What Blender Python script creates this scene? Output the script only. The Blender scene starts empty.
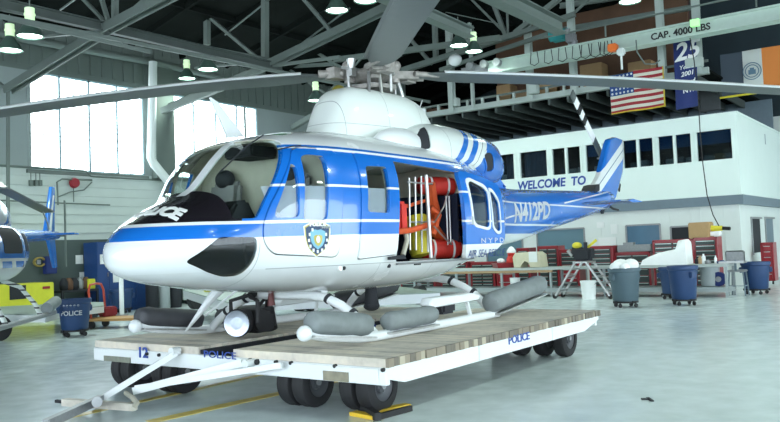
import bpy, bmesh, math, random
from math import sin, cos, pi, radians as R, sqrt, atan2
from mathutils import Vector as V, Matrix as M
random.seed(4)
sc = bpy.context.scene
COL = sc.collection
# ------------------------------------------------------------------ camera
F, PITCH, ROLL, YAW, H = 783.08, .04766, .04024, .6334, 1.53
fw = V((cos(YAW)*cos(PITCH), sin(YAW)*cos(PITCH), sin(PITCH)))
r0 = V((sin(YAW), -cos(YAW), 0)); u0 = r0.cross(fw)
rt = r0*cos(ROLL) - u0*sin(ROLL); up = u0*cos(ROLL) + r0*sin(ROLL)
CP = V((0, 0, H))
def P(x, y, X=None, Y=None, Z=None):
    """point seen at photo pixel x,y on the world plane X=, Y= or Z="""
    d = fw + rt*((x-390)/F) + up*((211-y)/F)
    if X is not None: k = X/d.x
    elif Y is not None: k = Y/d.y
    else: k = (Z-H)/d.z
    return CP + d*k
cam = bpy.data.cameras.new('camera'); cam.sensor_width = 36; cam.lens = 36*F/780
cam.clip_end = 500
co = bpy.data.objects.new('camera', cam); COL.objects.link(co); sc.camera = co
co.matrix_world = M(((rt.x, up.x, -fw.x, 0), (rt.y, up.y, -fw.y, 0), (rt.z, up.z, -fw.z, H), (0, 0, 0, 1)))

# ------------------------------------------------------------------ materials
def mat(name, col, rough=.5, metal=0, noise=0, nscale=8, emit=None, es=1, alpha=None, trans=0, bump=0, coat=0, spec=.5):
    m = bpy.data.materials.new(name); m.use_nodes = True
    nt = m.node_tree; b = nt.nodes['Principled BSDF']
    c = (*col, 1)
    b.inputs['Base Color'].default_value = c
    b.inputs['Roughness'].default_value = rough; b.inputs['Metallic'].default_value = metal
    b.inputs['Coat Weight'].default_value = coat; b.inputs['Coat Roughness'].default_value = .08
    b.inputs['Specular IOR Level'].default_value = spec
    if trans: b.inputs['Transmission Weight'].default_value = trans
    if emit: b.inputs['Emission Color'].default_value = (*emit, 1); b.inputs['Emission Strength'].default_value = es
    if noise or bump:
        tc = nt.nodes.new('ShaderNodeTexCoord'); n = nt.nodes.new('ShaderNodeTexNoise')
        n.inputs['Scale'].default_value = nscale; n.inputs['Detail'].default_value = 5
        nt.links.new(tc.outputs['Object'], n.inputs['Vector'])
        if noise:
            mx = nt.nodes.new('ShaderNodeMix'); mx.data_type = 'RGBA'
            mx.inputs[6].default_value = tuple(v*(1-noise) for v in col)+(1,)
            mx.inputs[7].default_value = tuple(min(1, v*(1+noise)) for v in col)+(1,)
            nt.links.new(n.outputs['Fac'], mx.inputs[0]); nt.links.new(mx.outputs[2], b.inputs['Base Color'])
        if bump:
            bp = nt.nodes.new('ShaderNodeBump'); bp.inputs['Strength'].default_value = bump
            nt.links.new(n.outputs['Fac'], bp.inputs['Height']); nt.links.new(bp.outputs[0], b.inputs['Normal'])
    return m
def glass(name, tint, amount=.75, rough=.05):
    m = bpy.data.materials.new(name); m.use_nodes = True; nt = m.node_tree
    nt.nodes.clear()
    o = nt.nodes.new('ShaderNodeOutputMaterial'); t = nt.nodes.new('ShaderNodeBsdfTransparent')
    g = nt.nodes.new('ShaderNodeBsdfGlossy'); mx = nt.nodes.new('ShaderNodeMixShader'); fr = nt.nodes.new('ShaderNodeFresnel')
    t.inputs[0].default_value = (*tint, 1); g.inputs['Roughness'].default_value = rough; fr.inputs[0].default_value = 1.5
    ge = nt.nodes.new('ShaderNodeNewGeometry'); ml = nt.nodes.new('ShaderNodeMath'); ml.operation = 'MULTIPLY_ADD'
    nt.links.new(ge.outputs['Backfacing'], ml.inputs[0]); ml.inputs[1].default_value = 1/1.5-1.5; ml.inputs[2].default_value = 1.5; nt.links.new(ml.outputs[0], fr.inputs[0])
    nt.links.new(fr.outputs[0], mx.inputs[0]); nt.links.new(t.outputs[0], mx.inputs[1]); nt.links.new(g.outputs[0], mx.inputs[2])
    nt.links.new(mx.outputs[0], o.inputs[0]); return m

class NG:
    """tiny node maths helper for painted liveries"""
    def __init__(s, name, rough=.25, coat=.5):
        s.m = bpy.data.materials.new(name); s.m.use_nodes = True; s.nt = s.m.node_tree
        s.b = s.nt.nodes['Principled BSDF']; s.b.inputs['Roughness'].default_value = rough
        s.b.inputs['Coat Weight'].default_value = coat; s.b.inputs['Coat Roughness'].default_value = .06
        tc = s.nt.nodes.new('ShaderNodeTexCoord'); sp = s.nt.nodes.new('ShaderNodeSeparateXYZ')
        s.nt.links.new(tc.outputs['Object'], sp.inputs[0]); s.co = tc.outputs['Object']
        s.x, s.y, s.z = sp.outputs
    def op(s, o, a, b=0.0, c=None):
        n = s.nt.nodes.new('ShaderNodeMath'); n.operation = o
        for i, v in enumerate((a, b) if c is None else (a, b, c)):
            if isinstance(v, (int, float)): n.inputs[i].default_value = v
            else: s.nt.links.new(v, n.inputs[i])
        return n.outputs[0]
    def gt(s, a, b): return s.op('GREATER_THAN', a, b)
    def lt(s, a, b): return s.op('LESS_THAN', a, b)
    def AND(s, *a):
        r = a[0]
        for v in a[1:]: r = s.op('MULTIPLY', r, v)
        return r
    def between(s, a, lo, hi): return s.AND(s.gt(a, lo), s.lt(a, hi))
    def lin(s, *terms):
        r = None
        for v, k in terms:
            q = s.op('MULTIPLY', v, k) if v is not None else k
            r = q if r is None else s.op('ADD', r, q)
        return r
    def layers(s, base, *ly):
        cur = None
        for f, c in ly:
            n = s.nt.nodes.new('ShaderNodeMix'); n.data_type = 'RGBA'
            s.nt.links.new(f, n.inputs[0])
            if cur is None: n.inputs[6].default_value = (*base, 1)
            else: s.nt.links.new(cur, n.inputs[6])
            if isinstance(c, tuple): n.inputs[7].default_value = (*c, 1)
            else: s.nt.links.new(c, n.inputs[7])
            cur = n.outputs[2]
        s.nt.links.new(cur, s.b.inputs['Base Color']); return s.m
    def noise(s, scale, detail=4):
        n = s.nt.nodes.new('ShaderNodeTexNoise'); n.inputs['Scale'].default_value = scale; n.inputs['Detail'].default_value = detail
        s.nt.links.new(s.co, n.inputs['Vector']); return n.outputs['Fac']

WHITE = (.73, .76, .77); BLUE = (.009, .145, .56); BLACK = (.012, .010, .014); NAVY = (.01, .035, .22)
A = {}
A['white'] = mat('white_paint', WHITE, .3, coat=.3)
A['blue'] = mat('blue_paint', BLUE, .25, coat=.5)
A['black'] = mat('black_rubber', (.012, .012, .014), .7, noise=.3)
A['blackpaint'] = mat('matte_black_paint', BLACK, .35)
A['dark'] = mat('dark_interior', (.018, .02, .026), .8)
A['beige'] = mat('beige_lining', (.48, .46, .38), .8, noise=.15)
A['grey'] = mat('grey_metal', (.28, .29, .30), .45, .4, noise=.2, nscale=20)
A['alu'] = mat('bare_metal', (.5, .5, .5), .35, .8, noise=.2, nscale=30)
A['hub'] = mat('greasy_hub_metal', (.30, .28, .26), .5, .2, noise=.5, nscale=14)
A['blade'] = mat('blade_grey_paint', (.11, .125, .125), .42, noise=.08)
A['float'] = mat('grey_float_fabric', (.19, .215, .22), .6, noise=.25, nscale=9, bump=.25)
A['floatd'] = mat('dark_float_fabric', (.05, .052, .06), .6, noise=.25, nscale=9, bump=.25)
A['red'] = mat('red_fabric', (.62, .03, .02), .6, noise=.2)
A['orange'] = mat('orange_strap', (.65, .09, .02), .6, noise=.2)
A['yellow'] = mat('yellow_fabric', (.70, .60, .04), .6, noise=.2)
A['yellowp'] = mat('yellow_paint', (.72, .47, .03), .5, noise=.25)
A['glass'] = glass('window_glass', (.88, .92, .92))
A['glassd'] = glass('smoked_glass', (.55, .6, .62))
A['windshield'] = glass('windshield_glass', (.92, .96, .94))
A['lens'] = mat('searchlight_lens', (.30, .33, .38), .25, .7, noise=.4, nscale=14)
A['redpaint'] = mat('red_tool_chest_paint', (.27, .010, .018), .35, noise=.15, coat=.2)
A['binblue'] = mat('blue_bin_plastic', (.010, .040, .125), .5, noise=.1)
A['mezzwhite'] = mat('dimmed_white_steel', (.40, .46, .43), .6, noise=.12, nscale=3)  # white steel darkened to suit the dim upper hangar
A['strip'] = mat('blade_edge_highlight', (.62, .64, .64), .3)  # pale tone paints in the highlight along two blade edges
A['bingrey'] = mat('grey_bin_plastic', (.065, .105, .13), .55, noise=.1)
A['wood'] = mat('plywood', (.40, .27, .15), .7, noise=.2)
A['card'] = mat('cardboard', (.42, .27, .13), .8, noise=.1)
A['steelgreen'] = mat('steel_frame_paint', (.13, .16, .145), .6, noise=.12, nscale=3)
A['steeldark'] = mat('dark_steel_paint', (.055, .07, .065), .65, noise=.2, nscale=3)
A['bench'] = mat('grey_bench_paint', (.33, .37, .38), .5, noise=.12)
A['yellowbox'] = mat('yellow_green_box', (.62, .62, .03), .5, noise=.12)
A['wallwhite'] = mat('white_wall_paint', (.66, .71, .69), .6, noise=.05, nscale=2)
A['officewhite'] = mat('office_wall_paint', (.74, .84, .80), .55, noise=.03, nscale=2)
A['slab'] = mat('grey_blue_steel_edge', (.14, .19, .23), .5, noise=.1)
A['paper'] = mat('paper', (.75, .77, .76), .7)
A['navy'] = mat('navy_paint', (.006, .02, .13), .6)
A['bluetext'] = mat('blue_lettering', (.02, .06, .30), .5)
A['chrome'] = mat('chrome', (.6, .6, .62), .15, 1)
A['cloth'] = mat('white_cloth', (.85, .86, .86), .8, noise=.05, bump=.3)
A['brown'] = mat('brown_panel', (.12, .062, .035), .8, noise=.3, nscale=2)

# ------------------------------------------------------------------ mesh builder
class MB:
    def __init__(s): s.bm = bmesh.new()
    def box(s, c, d, rot=None):
        m = M.Translation(V(c)) @ (rot.to_4x4() if rot else M()) @ M.Diagonal((*d, 1))
        bmesh.ops.create_cube(s.bm, size=1, matrix=m); return s
    def box2(s, a, b):
        a, b = V(a), V(b); return s.box((a+b)/2, [max(abs(v), 1e-4) for v in (b-a)])
    def frame(s, d, upv=None):
        d = d.normalized(); u = V(upv) if upv else (V((0, 0, 1)) if abs(d.z) < .95 else V((1, 0, 0)))
        x = u.cross(d).normalized(); y = d.cross(x); return M((x, y, d)).transposed()
    def bar(s, a, b, w, h, upv=None):
        a, b = V(a), V(b); return s.box((a+b)/2, (w, h, (b-a).length), s.frame(b-a, upv))
    def ibeam(s, a, b, w, h, t=.03, upv=None):
        a, b = V(a), V(b); f = s.frame(b-a, upv); L = (b-a).length; c = (a+b)/2
        s.box(c, (t, h, L), f)
        for k in (-1, 1): s.box(c+f @ V((0, k*h/2, 0)), (w, t, L), f)
        return s
    def cyl(s, a, b, r, r2=None, n=16, caps=True):
        a, b = V(a), V(b); r2 = r if r2 is None else r2; d = b-a
        m = M.Translation((a+b)/2) @ s.frame(d).to_4x4()
        bmesh.ops.create_cone(s.bm, cap_ends=caps, segments=n, radius1=r, radius2=r2, depth=d.length, matrix=m); return s
    def tube(s, pts, r, n=10, rs=None):
        pts = [V(p) for p in pts]; rings = []
        fr = None
        for i, p in enumerate(pts):
            d = (pts[min(i+1, len(pts)-1)]-pts[max(i-1, 0)]).normalized()
            if fr is None: f = s.frame(d); fr = f.col[0]
            x = (fr - d*fr.dot(d)).normalized(); y = d.cross(x); fr = x
            rr = rs[i] if rs else r
            rings.append([s.bm.verts.new(p+(x*cos(t)+y*sin(t))*rr) for t in [2*pi*k/n for k in range(n)]])
        s.skin(rings); return s
    def skin(s, rings, close=True, caps=True):
        for a, b in zip(rings, rings[1:]):
            n = len(a)
            for k in range(n if close else n-1):
                s.bm.faces.new((a[k], a[(k+1) % n], b[(k+1) % n], b[k]))
        if caps and close: s.bm.faces.new(rings[0][::-1]); s.bm.faces.new(rings[-1])
        return s
    def lathe(s, prof, c=(0, 0, 0), axis=(0, 0, 1), n=24, sx=1, sy=1):
        f = s.frame(V(axis)); c = V(c)
        rings = [[s.bm.verts.new(c+f @ V((r*sx*cos(2*pi*k/n), r*sy*sin(2*pi*k/n), z))) for k in range(n)] for r, z in prof]
        s.skin(rings); return s
    def prism(s, poly, a, b, plane='xz'):
        """polygon in a plane, extruded along the third axis from a to b"""
        mk = {'xz': lambda p, k: (p[0], k, p[1]), 'xy': lambda p, k: (p[0], p[1], k), 'yz': lambda p, k: (k, p[0], p[1])}[plane]
        r = [[s.bm.verts.new(mk(p, k)) for p in poly] for k in (a, b)]
        s.skin(r); return s
    def ball(s, c, r, sc_=(1, 1, 1), n=16):
        m = M.Translation(V(c)) @ M.Diagonal((*[r*k for k in sc_], 1))
        bmesh.ops.create_uvsphere(s.bm, u_segments=n, v_segments=n//2+2, radius=1, matrix=m); return s
    def bev(s, w=.01, seg=2):
        bmesh.ops.bevel(s.bm, geom=s.bm.edges[:], offset=w, segments=seg, affect='EDGES', clamp_overlap=True); return s
    def mesh(s, name, m=None, ang=35):
        bmesh.ops.recalc_face_normals(s.bm, faces=s.bm.faces[:])
        me = bpy.data.meshes.new(name); s.bm.to_mesh(me); s.bm.free()
        return finish(me, m, ang)
    def obj(s, name, m, parent=None, ang=35):
        me = s.mesh(name, m, ang)
        o = bpy.data.objects.new(name, me); COL.objects.link(o)
        if parent: o.parent = parent
        return o
def finish(me, m, ang=35):
    if m:
        me.materials.clear()
        me.materials.append(A[m] if isinstance(m, str) else m)
    me.polygons.foreach_set('use_smooth', [True]*len(me.polygons))
    me.set_sharp_from_angle(angle=R(ang)); me.update(); return me
def tag(o, label=None, cat=None, group=None, kind=None):
    if label: o['label'] = label
    if cat: o['category'] = cat
    if group: o['group'] = group
    if kind: o['kind'] = kind
    return o
def thing(name, label, cat, loc=(0, 0, 0), rz=0, group=None, kind=None):
    o = bpy.data.objects.new(name, None); COL.objects.link(o); o.location = loc; o.rotation_euler = (0, 0, rz)
    o.empty_display_size = .1
    return tag(o, label, cat, group, kind)
def kids(o): return [c for c in bpy.data.objects if c.parent == o]
def copy_tree(o, parent=None):
    c = o.copy(); COL.objects.link(c)
    if parent: c.parent = parent
    for ch in kids(o): copy_tree(ch, c)
    return c
def boolean(me, cutters, op='DIFFERENCE'):
    """me minus / intersected with each cutter mesh in turn; a collapsed result is retried with the cutter nudged"""
    area = lambda m: sum(p.area for p in m.polygons)
    for c in cutters:
        for tr in range(6):
            o = bpy.data.objects.new('work', me); COL.objects.link(o)
            q = bpy.data.objects.new('cutter', c); COL.objects.link(q); q.location = (.0011*tr, .0007*tr, -.0013*tr)
            md = o.modifiers.new('b', 'BOOLEAN'); md.operation = op; md.object = q; md.solver = 'EXACT'
            dg = bpy.context.evaluated_depsgraph_get(); dg.update()
            r = bpy.data.meshes.new_from_object(o.evaluated_get(dg), depsgraph=dg)
            bpy.data.objects.remove(q); bpy.data.objects.remove(o)
            if op != 'DIFFERENCE' or area(r) > .75*area(me): break
        me = r
    return me
def place(me, name, m, parent=None, ang=35):
    me = finish(me, m, ang); o = bpy.data.objects.new(name, me); COL.objects.link(o)
    if parent: o.parent = parent
    return o
def rounded(poly, r, n=5):
    out = []; N = len(poly)
    for i in range(N):
        p, a, b = V(poly[i]), V(poly[i-1]), V(poly[(i+1) % N])
        d1, d2 = (a-p), (b-p); rr = min(r, d1.length*.45, d2.length*.45)
        p1, p2 = p+d1.normalized()*rr, p+d2.normalized()*rr
        for k in range(n+1):
            t = k/n; out.append(tuple(p1*(1-t)**2+p*2*t*(1-t)+p2*t*t))
    return out
def text_mesh(s, size, ext=.004, bold=0, xs=1.0, shear=0, align='LEFT'):
    c = bpy.data.curves.new('t', 'FONT'); c.body = s; c.size = size; c.extrude = ext; c.offset = bold
    c.align_x = align; c.shear = shear; c.resolution_u = 3
    o = bpy.data.objects.new('t', c); COL.objects.link(o)
    dg = bpy.context.evaluated_depsgraph_get(); dg.update()
    me = bpy.data.meshes.new_from_object(o.evaluated_get(dg), depsgraph=dg)
    bpy.data.objects.remove(o)
    for v in me.vertices: v.co.x *= xs
    return me
def lettering(s, size, org, xdir, ydir, m, parent=None, name='lettering', ext=.004, bold=0, xs=1.0, shear=0, fn=None, align='LEFT'):
    me = text_mesh(s, size, ext, bold, xs, shear, align)
    xd, yd = V(xdir).normalized(), V(ydir).normalized(); zd = xd.cross(yd)
    for v in me.vertices:
        q = V(org)+xd*v.co.x+yd*v.co.y+zd*v.co.z
        v.co = fn(q, v.co) if fn else q
    return place(me, name, m, parent)
def dense(o, L_=.05, rounds=4):
    """cut long lettering faces so that they follow a curved surface"""
    bm = bmesh.new(); bm.from_mesh(o.data); bmesh.ops.triangulate(bm, faces=bm.faces[:])
    for _ in range(rounds):
        e_ = [e for e in bm.edges if e.calc_length() > L_]
        if not e_: break
        bmesh.ops.subdivide_edges(bm, edges=e_, cuts=1); bmesh.ops.triangulate(bm, faces=bm.faces[:])
    bm.to_mesh(o.data); bm.free(); return o

# ================================================================== THE SETTING
def struct(o): o['kind'] = 'structure'; return o
g = NG('sealed_concrete_floor', .2, 0)
n1 = g.noise(.35, 6); n2 = g.noise(3.5, 8)
base = g.op('ADD', g.op('MULTIPLY', n1, .5), g.op('MULTIPLY', n2, .5))
ramp = g.nt.nodes.new('ShaderNodeValToRGB'); g.nt.links.new(base, ramp.inputs[0])
ramp.color_ramp.elements[0].position = .33; ramp.color_ramp.elements[0].color = (.60, .69, .70, 1)
ramp.color_ramp.elements[1].position = .66; ramp.color_ramp.elements[1].color = (.78, .87, .89, 1)
e = ramp.color_ramp.elements.new(.5); e.color = (.70, .79, .81, 1)
g.nt.links.new(ramp.outputs[0], g.b.inputs['Base Color'])
rr = g.op('ADD', g.op('MULTIPLY', n2, .22), .10); g.nt.links.new(rr, g.b.inputs['Roughness'])
FLOOR = g.m
struct(MB().box2((-14, -20, -.2), (36, 21.3, 0)).obj('floor', FLOOR))
A['wallgrey'] = mat('lower_wall_green_grey', (.06, .085, .08), .6, noise=.12, nscale=2)
A['siding'] = mat('white_siding', (.50, .56, .53), .6, noise=.06, nscale=3)
A['corr'] = mat('grey_corrugated_wall', (.115, .145, .13), .6, noise=.1, nscale=2)
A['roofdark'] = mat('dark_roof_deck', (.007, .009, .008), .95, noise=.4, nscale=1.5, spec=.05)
A['darkwall'] = mat('dark_end_wall', (.016, .03, .038), .8, noise=.3, nscale=1)
YW = 21.0
w1a, w1b = P(28, 81, Y=YW), P(145, 175.6, Y=YW)
w2a, w2b = P(170, 97, Y=YW), P(259, 180, Y=YW)
wins = [(w1a.x, w1b.x, w1b.z, 6.95), (w2a.x, w2b.x, w1b.z, 6.95), (w1a.x-9.5, w1b.x-9.5, w1b.z, 6.95), (w1a.x-5.0, w1a.x-1.2, w1b.z, 6.95)]
wins = wins[:2]
b = MB(); pier = MB(); xs = -14
for (xa, xb, za, zb) in wins:
    pier.box2((xs, YW, za), (xa, YW+.3, zb)); xs = xb
pier.box2((xs, YW, za), (33, YW+.3, zb))
for k in range(12): pier.box2((-13+k*4.1, YW-.03, za), (-12.9+k*4.1, YW, zb))
struct(pier.obj('wall_left_piers', mat('grey_pier_paint', (.27, .32, .31), .6, noise=.08, nscale=1.5)))
b.box2((-14, YW, 2.15), (33, YW+.3, za))
# horizontal laps of the siding up to the sill
for k in range(7):
    b.box2((-14, YW-.05, 2.35+k*.27), (33, YW+.01, 2.385+k*.27))
struct(b.obj('wall_left', 'siding'))
struct(MB().box2((-14, YW-.03, 0), (33, YW+.3, 2.15)).obj('wall_left_lower', 'wallgrey'))
b = MB().box2((-14, YW, 6.95), (33, YW+.3, 8.5))
for k in range(120): b.box2((-13+k*.38, YW-.04, 7.1), (-12.87+k*.38, YW, 8.4))
struct(b.obj('wall_left_upper', 'corr'))
PANE = mat('daylit_window_pane', (.8, .9, .95), .4, emit=(.86, .97, 1.0), es=9)
for i, (xa, xb, za, zb) in enumerate(wins):
    t = struct(thing('window_%d' % (i+1), None, None, (0, 0, 0)))
    MB().box2((xa, YW+.12, za), (xb, YW+.15, zb)).obj('window_pane', PANE, t)
    f = MB()
    for k in range(5):
        x = xa+(xb-xa)*k/4; f.box2((x-.03, YW+.02, za), (x+.03, YW+.12, zb))
    f.box2((xa, YW+.02, za-.05), (xb, YW+.12, za+.04)).box2((xa, YW+.02, zb-.05), (xb, YW+.12, zb+.05))
    for k in range(1, 11): f.box2((xa, YW+.07, za+(zb-za)*k/11-.007), (xb, YW+.11, za+(zb-za)*k/11+.007))
    for k in range(4):
        x = xa+(xb-xa)*(k+.5)/4; f.box2((x-.008, YW+.07, za), (x+.008, YW+.11, zb))
    f.obj('window_frame', mat('window_frame_blue_grey', (.30, .42, .46), .5), t)
    MB().box2((xa-.1, YW-.08, za-.12), (xb+.1, YW+.05, za-.02)).obj('window_sill', 'steelgreen', t)
# end wall, roof
b = MB().box2((33, -20, 6.0), (33.3, 21.3, 12.4))
struct(b.obj('wall_end_upper', 'darkwall'))
struct(MB().box2((33, -20, 0), (33.3, 21.3, 6.0)).obj('wall_end', 'wallwhite'))
RZ = [(21.3, 8.3), (4.0, 12.3), (-20, 12.3)]
b = MB().prism([(21.3, 8.3), (4, 12.3), (-20, 12.3), (-20, 12.5), (4, 12.5), (21.3, 8.5)], -14, 33.3, 'yz')
for k in range(24): b.bar((-13+k*2, 21.0, 8.28), (-13+k*2, 4.0, 12.2), .1, .2); b.box2((-13.05+k*2, -20, 12.1), (-12.95+k*2, 4, 12.3))
for j in range(8): y = 20.5-j*2.3; b.box2((-14, y, 8.3+(21.3-y)*.231-.16), (33, y+.08, 8.3+(21.3-y)*.231))
struct(b.obj('ceiling', 'roofdark'))
ga, gb = P(402, 40, X=27).y, 20.98
b = MB().prism([(ga, 6.7), (gb, 6.7), (gb, 8.2), (ga, 8.3+(21.3-ga)*.231-.2)], 27.0, 27.1, 'yz')
k = ga
while k < gb: b.box2((26.95, k, 6.7), (27.0, k+.1, 8.3+(21.3-k)*.231-.25)); k += .42
struct(b.obj('wall_gable', mat('pale_grey_corrugated', (.20, .24, .22), .6, noise=.1)))
# the right-hand side wall stands behind the camera with its big hangar doors open
struct(MB().box2((-14.3, -20, 6.8), (-14, 21.3, 12.4)).obj('wall_front_blocker', 'siding'))  # unseen wall added to keep daylight off the upper hangar
struct(MB().box2((-14, -20.3, 6.8), (33.3, -20, 12.4)).box2((28, -20.3, 0), (33.3, -20, 6.8)).obj('wall_right', 'siding'))  # header brought low over the open doors to dim the ceiling

# ---- painted floor lines
def strip(a, b, w, name, m):
    a, b = V(a), V(b); d = (b-a).normalized(); n = V((-d.y, d.x, 0))*w/2
    q = MB(); vs = [q.bm.verts.new((p.x, p.y, z)) for z in (.0, .004) for p in (a-n, b-n, b+n, a+n)]
    for f in ((3, 2, 1, 0), (4, 5, 6, 7), (0, 1, 5, 4), (1, 2, 6, 5), (2, 3, 7, 6), (3, 0, 4, 7)): q.bm.faces.new([vs[i] for i in f])
    return q.obj(name, m)
YL = mat('worn_yellow_floor_paint', (.62, .47, .10), .35, noise=.35, nscale=6)
o = strip(P(150, 422, Z=0), P(430, 360, Z=0), .16, 'floor_marking_line', YL); struct(o)
o = strip(P(66, 418, Z=0), P(300, 366, Z=0), .12, 'floor_marking_line', YL); struct(o)

# ================================================================== STEEL ROOF FRAMES
def frame_truss(name, X, col, segs, label):
    t = thing(name, label, 'truss', (X, YW-.4, 0), kind='structure')
    for nm, (x1, y1), (x2, y2), w in segs:
        a, c = P(x1, y1, X=X), P(x2, y2, X=X); off = V((X, YW-.4, 0))
        b = MB()
        w *= .62 if 'chord' in nm else .60
        if w > .2: b.ibeam(a-off, c-off, w, w*1.05, .04, (1, 0, 0))
        else: b.bar(a-off, c-off, w, w, (1, 0, 0))
        b.obj(nm, col, t)
    return t
frame_truss('roof_truss', 10.8, 'steelgreen', [
    ('bottom_chord', (8, 90), (110, 27), .34), ('bottom_chord', (110, 27), (215, -28), .34),
    ('strut', (110, 27), (96, -20), .14), ('strut', (110, 27), (60, -25), .12), ('strut', (115, 25), (115, -25), .2), ('strut', (110, 29), (190, -40), .1),
    ('strut', (108, 30), (40, 37), .10), ('strut', (60, 10), (95, -15), .06), ('column', (8, 90), (8, 308), .12), ('strut', (8, 90), (-30, 60), .12)], 'nearest roof truss springing from the left wall')
frame_truss('roof_truss', 16.3, 'steelgreen', [
    ('bottom_chord', (160, 111), (270, 65), .30), ('bottom_chord', (266, 66), (420, -8), .34),
    ('strut', (265, 62), (265, -25), .28), ('strut', (262, 62), (203, 12), .16), ('strut', (330, 30), (298, -8), .16), ('strut', (207, 45), (207, 0), .26),
    ('strut', (203, 12), (150, 50), .09), ('strut', (270, 66), (340, 57), .14), ('strut', (274, 64), (350, 8), .06), ('strut', (225, 35), (275, -5), .06), ('strut', (195, 68), (262, 62), .1)], 'second roof truss from the near end of the left wall')
frame_truss('roof_truss', 21.8, 'steelgreen', [
    ('bottom_chord', (222, 52), (330, 23), .34), ('bottom_chord', (330, 23), (400, 7), .36), ('strut', (335, 60), (500, 38), .3),
    ('strut', (334, 64), (268, 68), .2), ('strut', (300, 42), (380, 92), .18), ('strut', (272, 72), (268, 140), .3), ('strut', (290, 70), (370, 122), .14), ('strut', (292, 128), (340, 100), .3),
    ('strut', (325, 95), (400, 20), .1)], 'third roof truss from the near end of the left wall')
frame_truss('roof_truss', 23.6, 'steelgreen', [
    ('bottom_chord', (385, 76), (520, 33), .3), ('bottom_chord', (520, 33), (575, 14), .24), ('bottom_chord', (440, 70), (548, 34), .2),
    ('strut', (436, 62), (434, 0), .26), ('strut', (432, 64), (404, 32), .2), ('strut', (506, 36), (490, -5), .22), ('strut', (506, 34), (470, -2), .12), ('strut', (515, 33), (560, -2), .26), ('strut', (508, 34), (507, 5), .1),
    ('strut', (575, 12), (597, -8), .12), ('strut', (390, 0), (500, 24), .05)], 'roof truss over the mezzanine beside the crane')
# runway beams along the hangar
def runway(pts, w, h, name, label, m='steelgreen', **kw):
    a, c = P(*pts[0], **kw), P(*pts[1], **kw); o = MB().ibeam(a, c, w, h, .03).obj(name, m); return tag(o, label, 'beam', kind='structure')
runway([(-40, -6), (282, 68)], .16, .20, 'longitudinal_beam', 'long beam through the roof truss nodes along the left wall', Y=16, m='steeldark')
runway([(-40, 8), (430, 102)], .05, .06, 'conduit_rail', 'thin rail under the long roof beam', Y=15.5)
runway([(362, -14), (470, 33)], .26, .22, 'longitudinal_beam', 'longitudinal beam running to the bridge crane', Y=9.6, m='steelgreen')
runway([(480, -12), (562, 28)], .34, .32, 'crane_runway_beam', 'runway beam that carries the bridge crane', Y=8.2, m='steelgreen')
runway([(-40, 1), (282, 62)], .05, .07, 'conduit_rail', 'thin upper rail beside the long roof beam', Y=16.2)
runway([(560, 6), (790, -30)], .12, .16, 'roof_girt', 'dark steel girt above the crane girder', X=26)
runway([(560, 30), (700, 6)], .10, .14, 'roof_girt', 'lower steel girt behind the crane girder', X=26)
runway([(-20, 12), (150, 52)], .04, .05, 'conduit_rail', 'thinnest rail hanging by the nearest lamps', Y=15)
b = MB().tube([P(-60, 20, Y=20.7), P(30, 40, Y=20.7), P(152, 62, Y=20.7), P(222, 78, Y=20.7)], .11)
struct(tag(b.obj('wall_pipe', 'steelgreen'), 'round pipe along the top of the left wall', 'pipe'))
b = MB().tube([P(153, 62, Y=20.45), P(152, 120, Y=20.45), P(151, 158, Y=20.45), P(154, 164, Y=20.45), P(172, 186, Y=20.45), P(186, 200, Y=20.45), P(187, 240, Y=20.45), P(187, 300, Y=20.45)], .14)
tag(b.obj('downpipe', 'wallwhite'), 'white downpipe between the two bright windows', 'pipe')
tag(MB().box2(P(157, 178, Y=20.7), P(168, 60, Y=20.95)).obj('column', 'corr'), 'grey wall column behind the white downpipe', 'column', kind='structure')
tag(MB().bar(P(162, 111, Y=20.5), P(240, 80, Y=17.5), .14, .2).obj('brace_beam', 'steelgreen'), 'sloping brace above the second window', 'beam', kind='structure')
b = MB().tube([P(-5, 165, Y=20.8), P(60, 169, Y=20.8), P(86, 171, Y=20.8), P(91, 176, Y=20.8), P(176, 181, Y=20.8)], .03)
b.tube([P(58, 205, Y=20.8), P(57, 182, Y=20.8), P(62, 179, Y=20.8), P(92, 180, Y=20.8)], .025)
b.tube([P(-5, 200, Y=20.85), P(60, 203, Y=20.85), P(110, 205, Y=20.85)], .02).tube([P(92, 182, Y=20.85), P(84, 190, Y=20.85), P(70, 192, Y=20.85), P(58, 197, Y=20.85)], .018)
tag(b.obj('conduit', 'corr'), 'grey electrical conduit under the bright window', 'pipe')
t = thing('fire_bell', 'round red alarm bell on the left wall', 'bell', P(74, 183, Y=20.85))
MB().cyl((0, 0, 0), (0, -.10, 0), .16, .13).obj('gong', mat('bell_red', (.25, .01, .02), .4), t)
MB().box((0, .05, 0), (.14, .1, .14)).obj('backing_box', 'grey', t)
MB().tube([(0, .03, -.15), (0, .03, -.55)], .015).obj('wiring', 'corr', t)
for i, x in enumerate((31, 36, 40)):
    q = P(x, 183, Y=20.85)
    o = MB().box((0, 0, 0), (.09, .1, .16)).tube([(0, 0, .08), (0, 0, .28)], .012).obj('switch_box', 'corr')
    o.location = q; tag(o, ['small grey switch box below the bright window, nearest the truss column', 'small grey switch box between two others below the window', 'small grey switch box nearest the red alarm bell'][i], 'switch box', 'switch boxes below the window')

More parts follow.
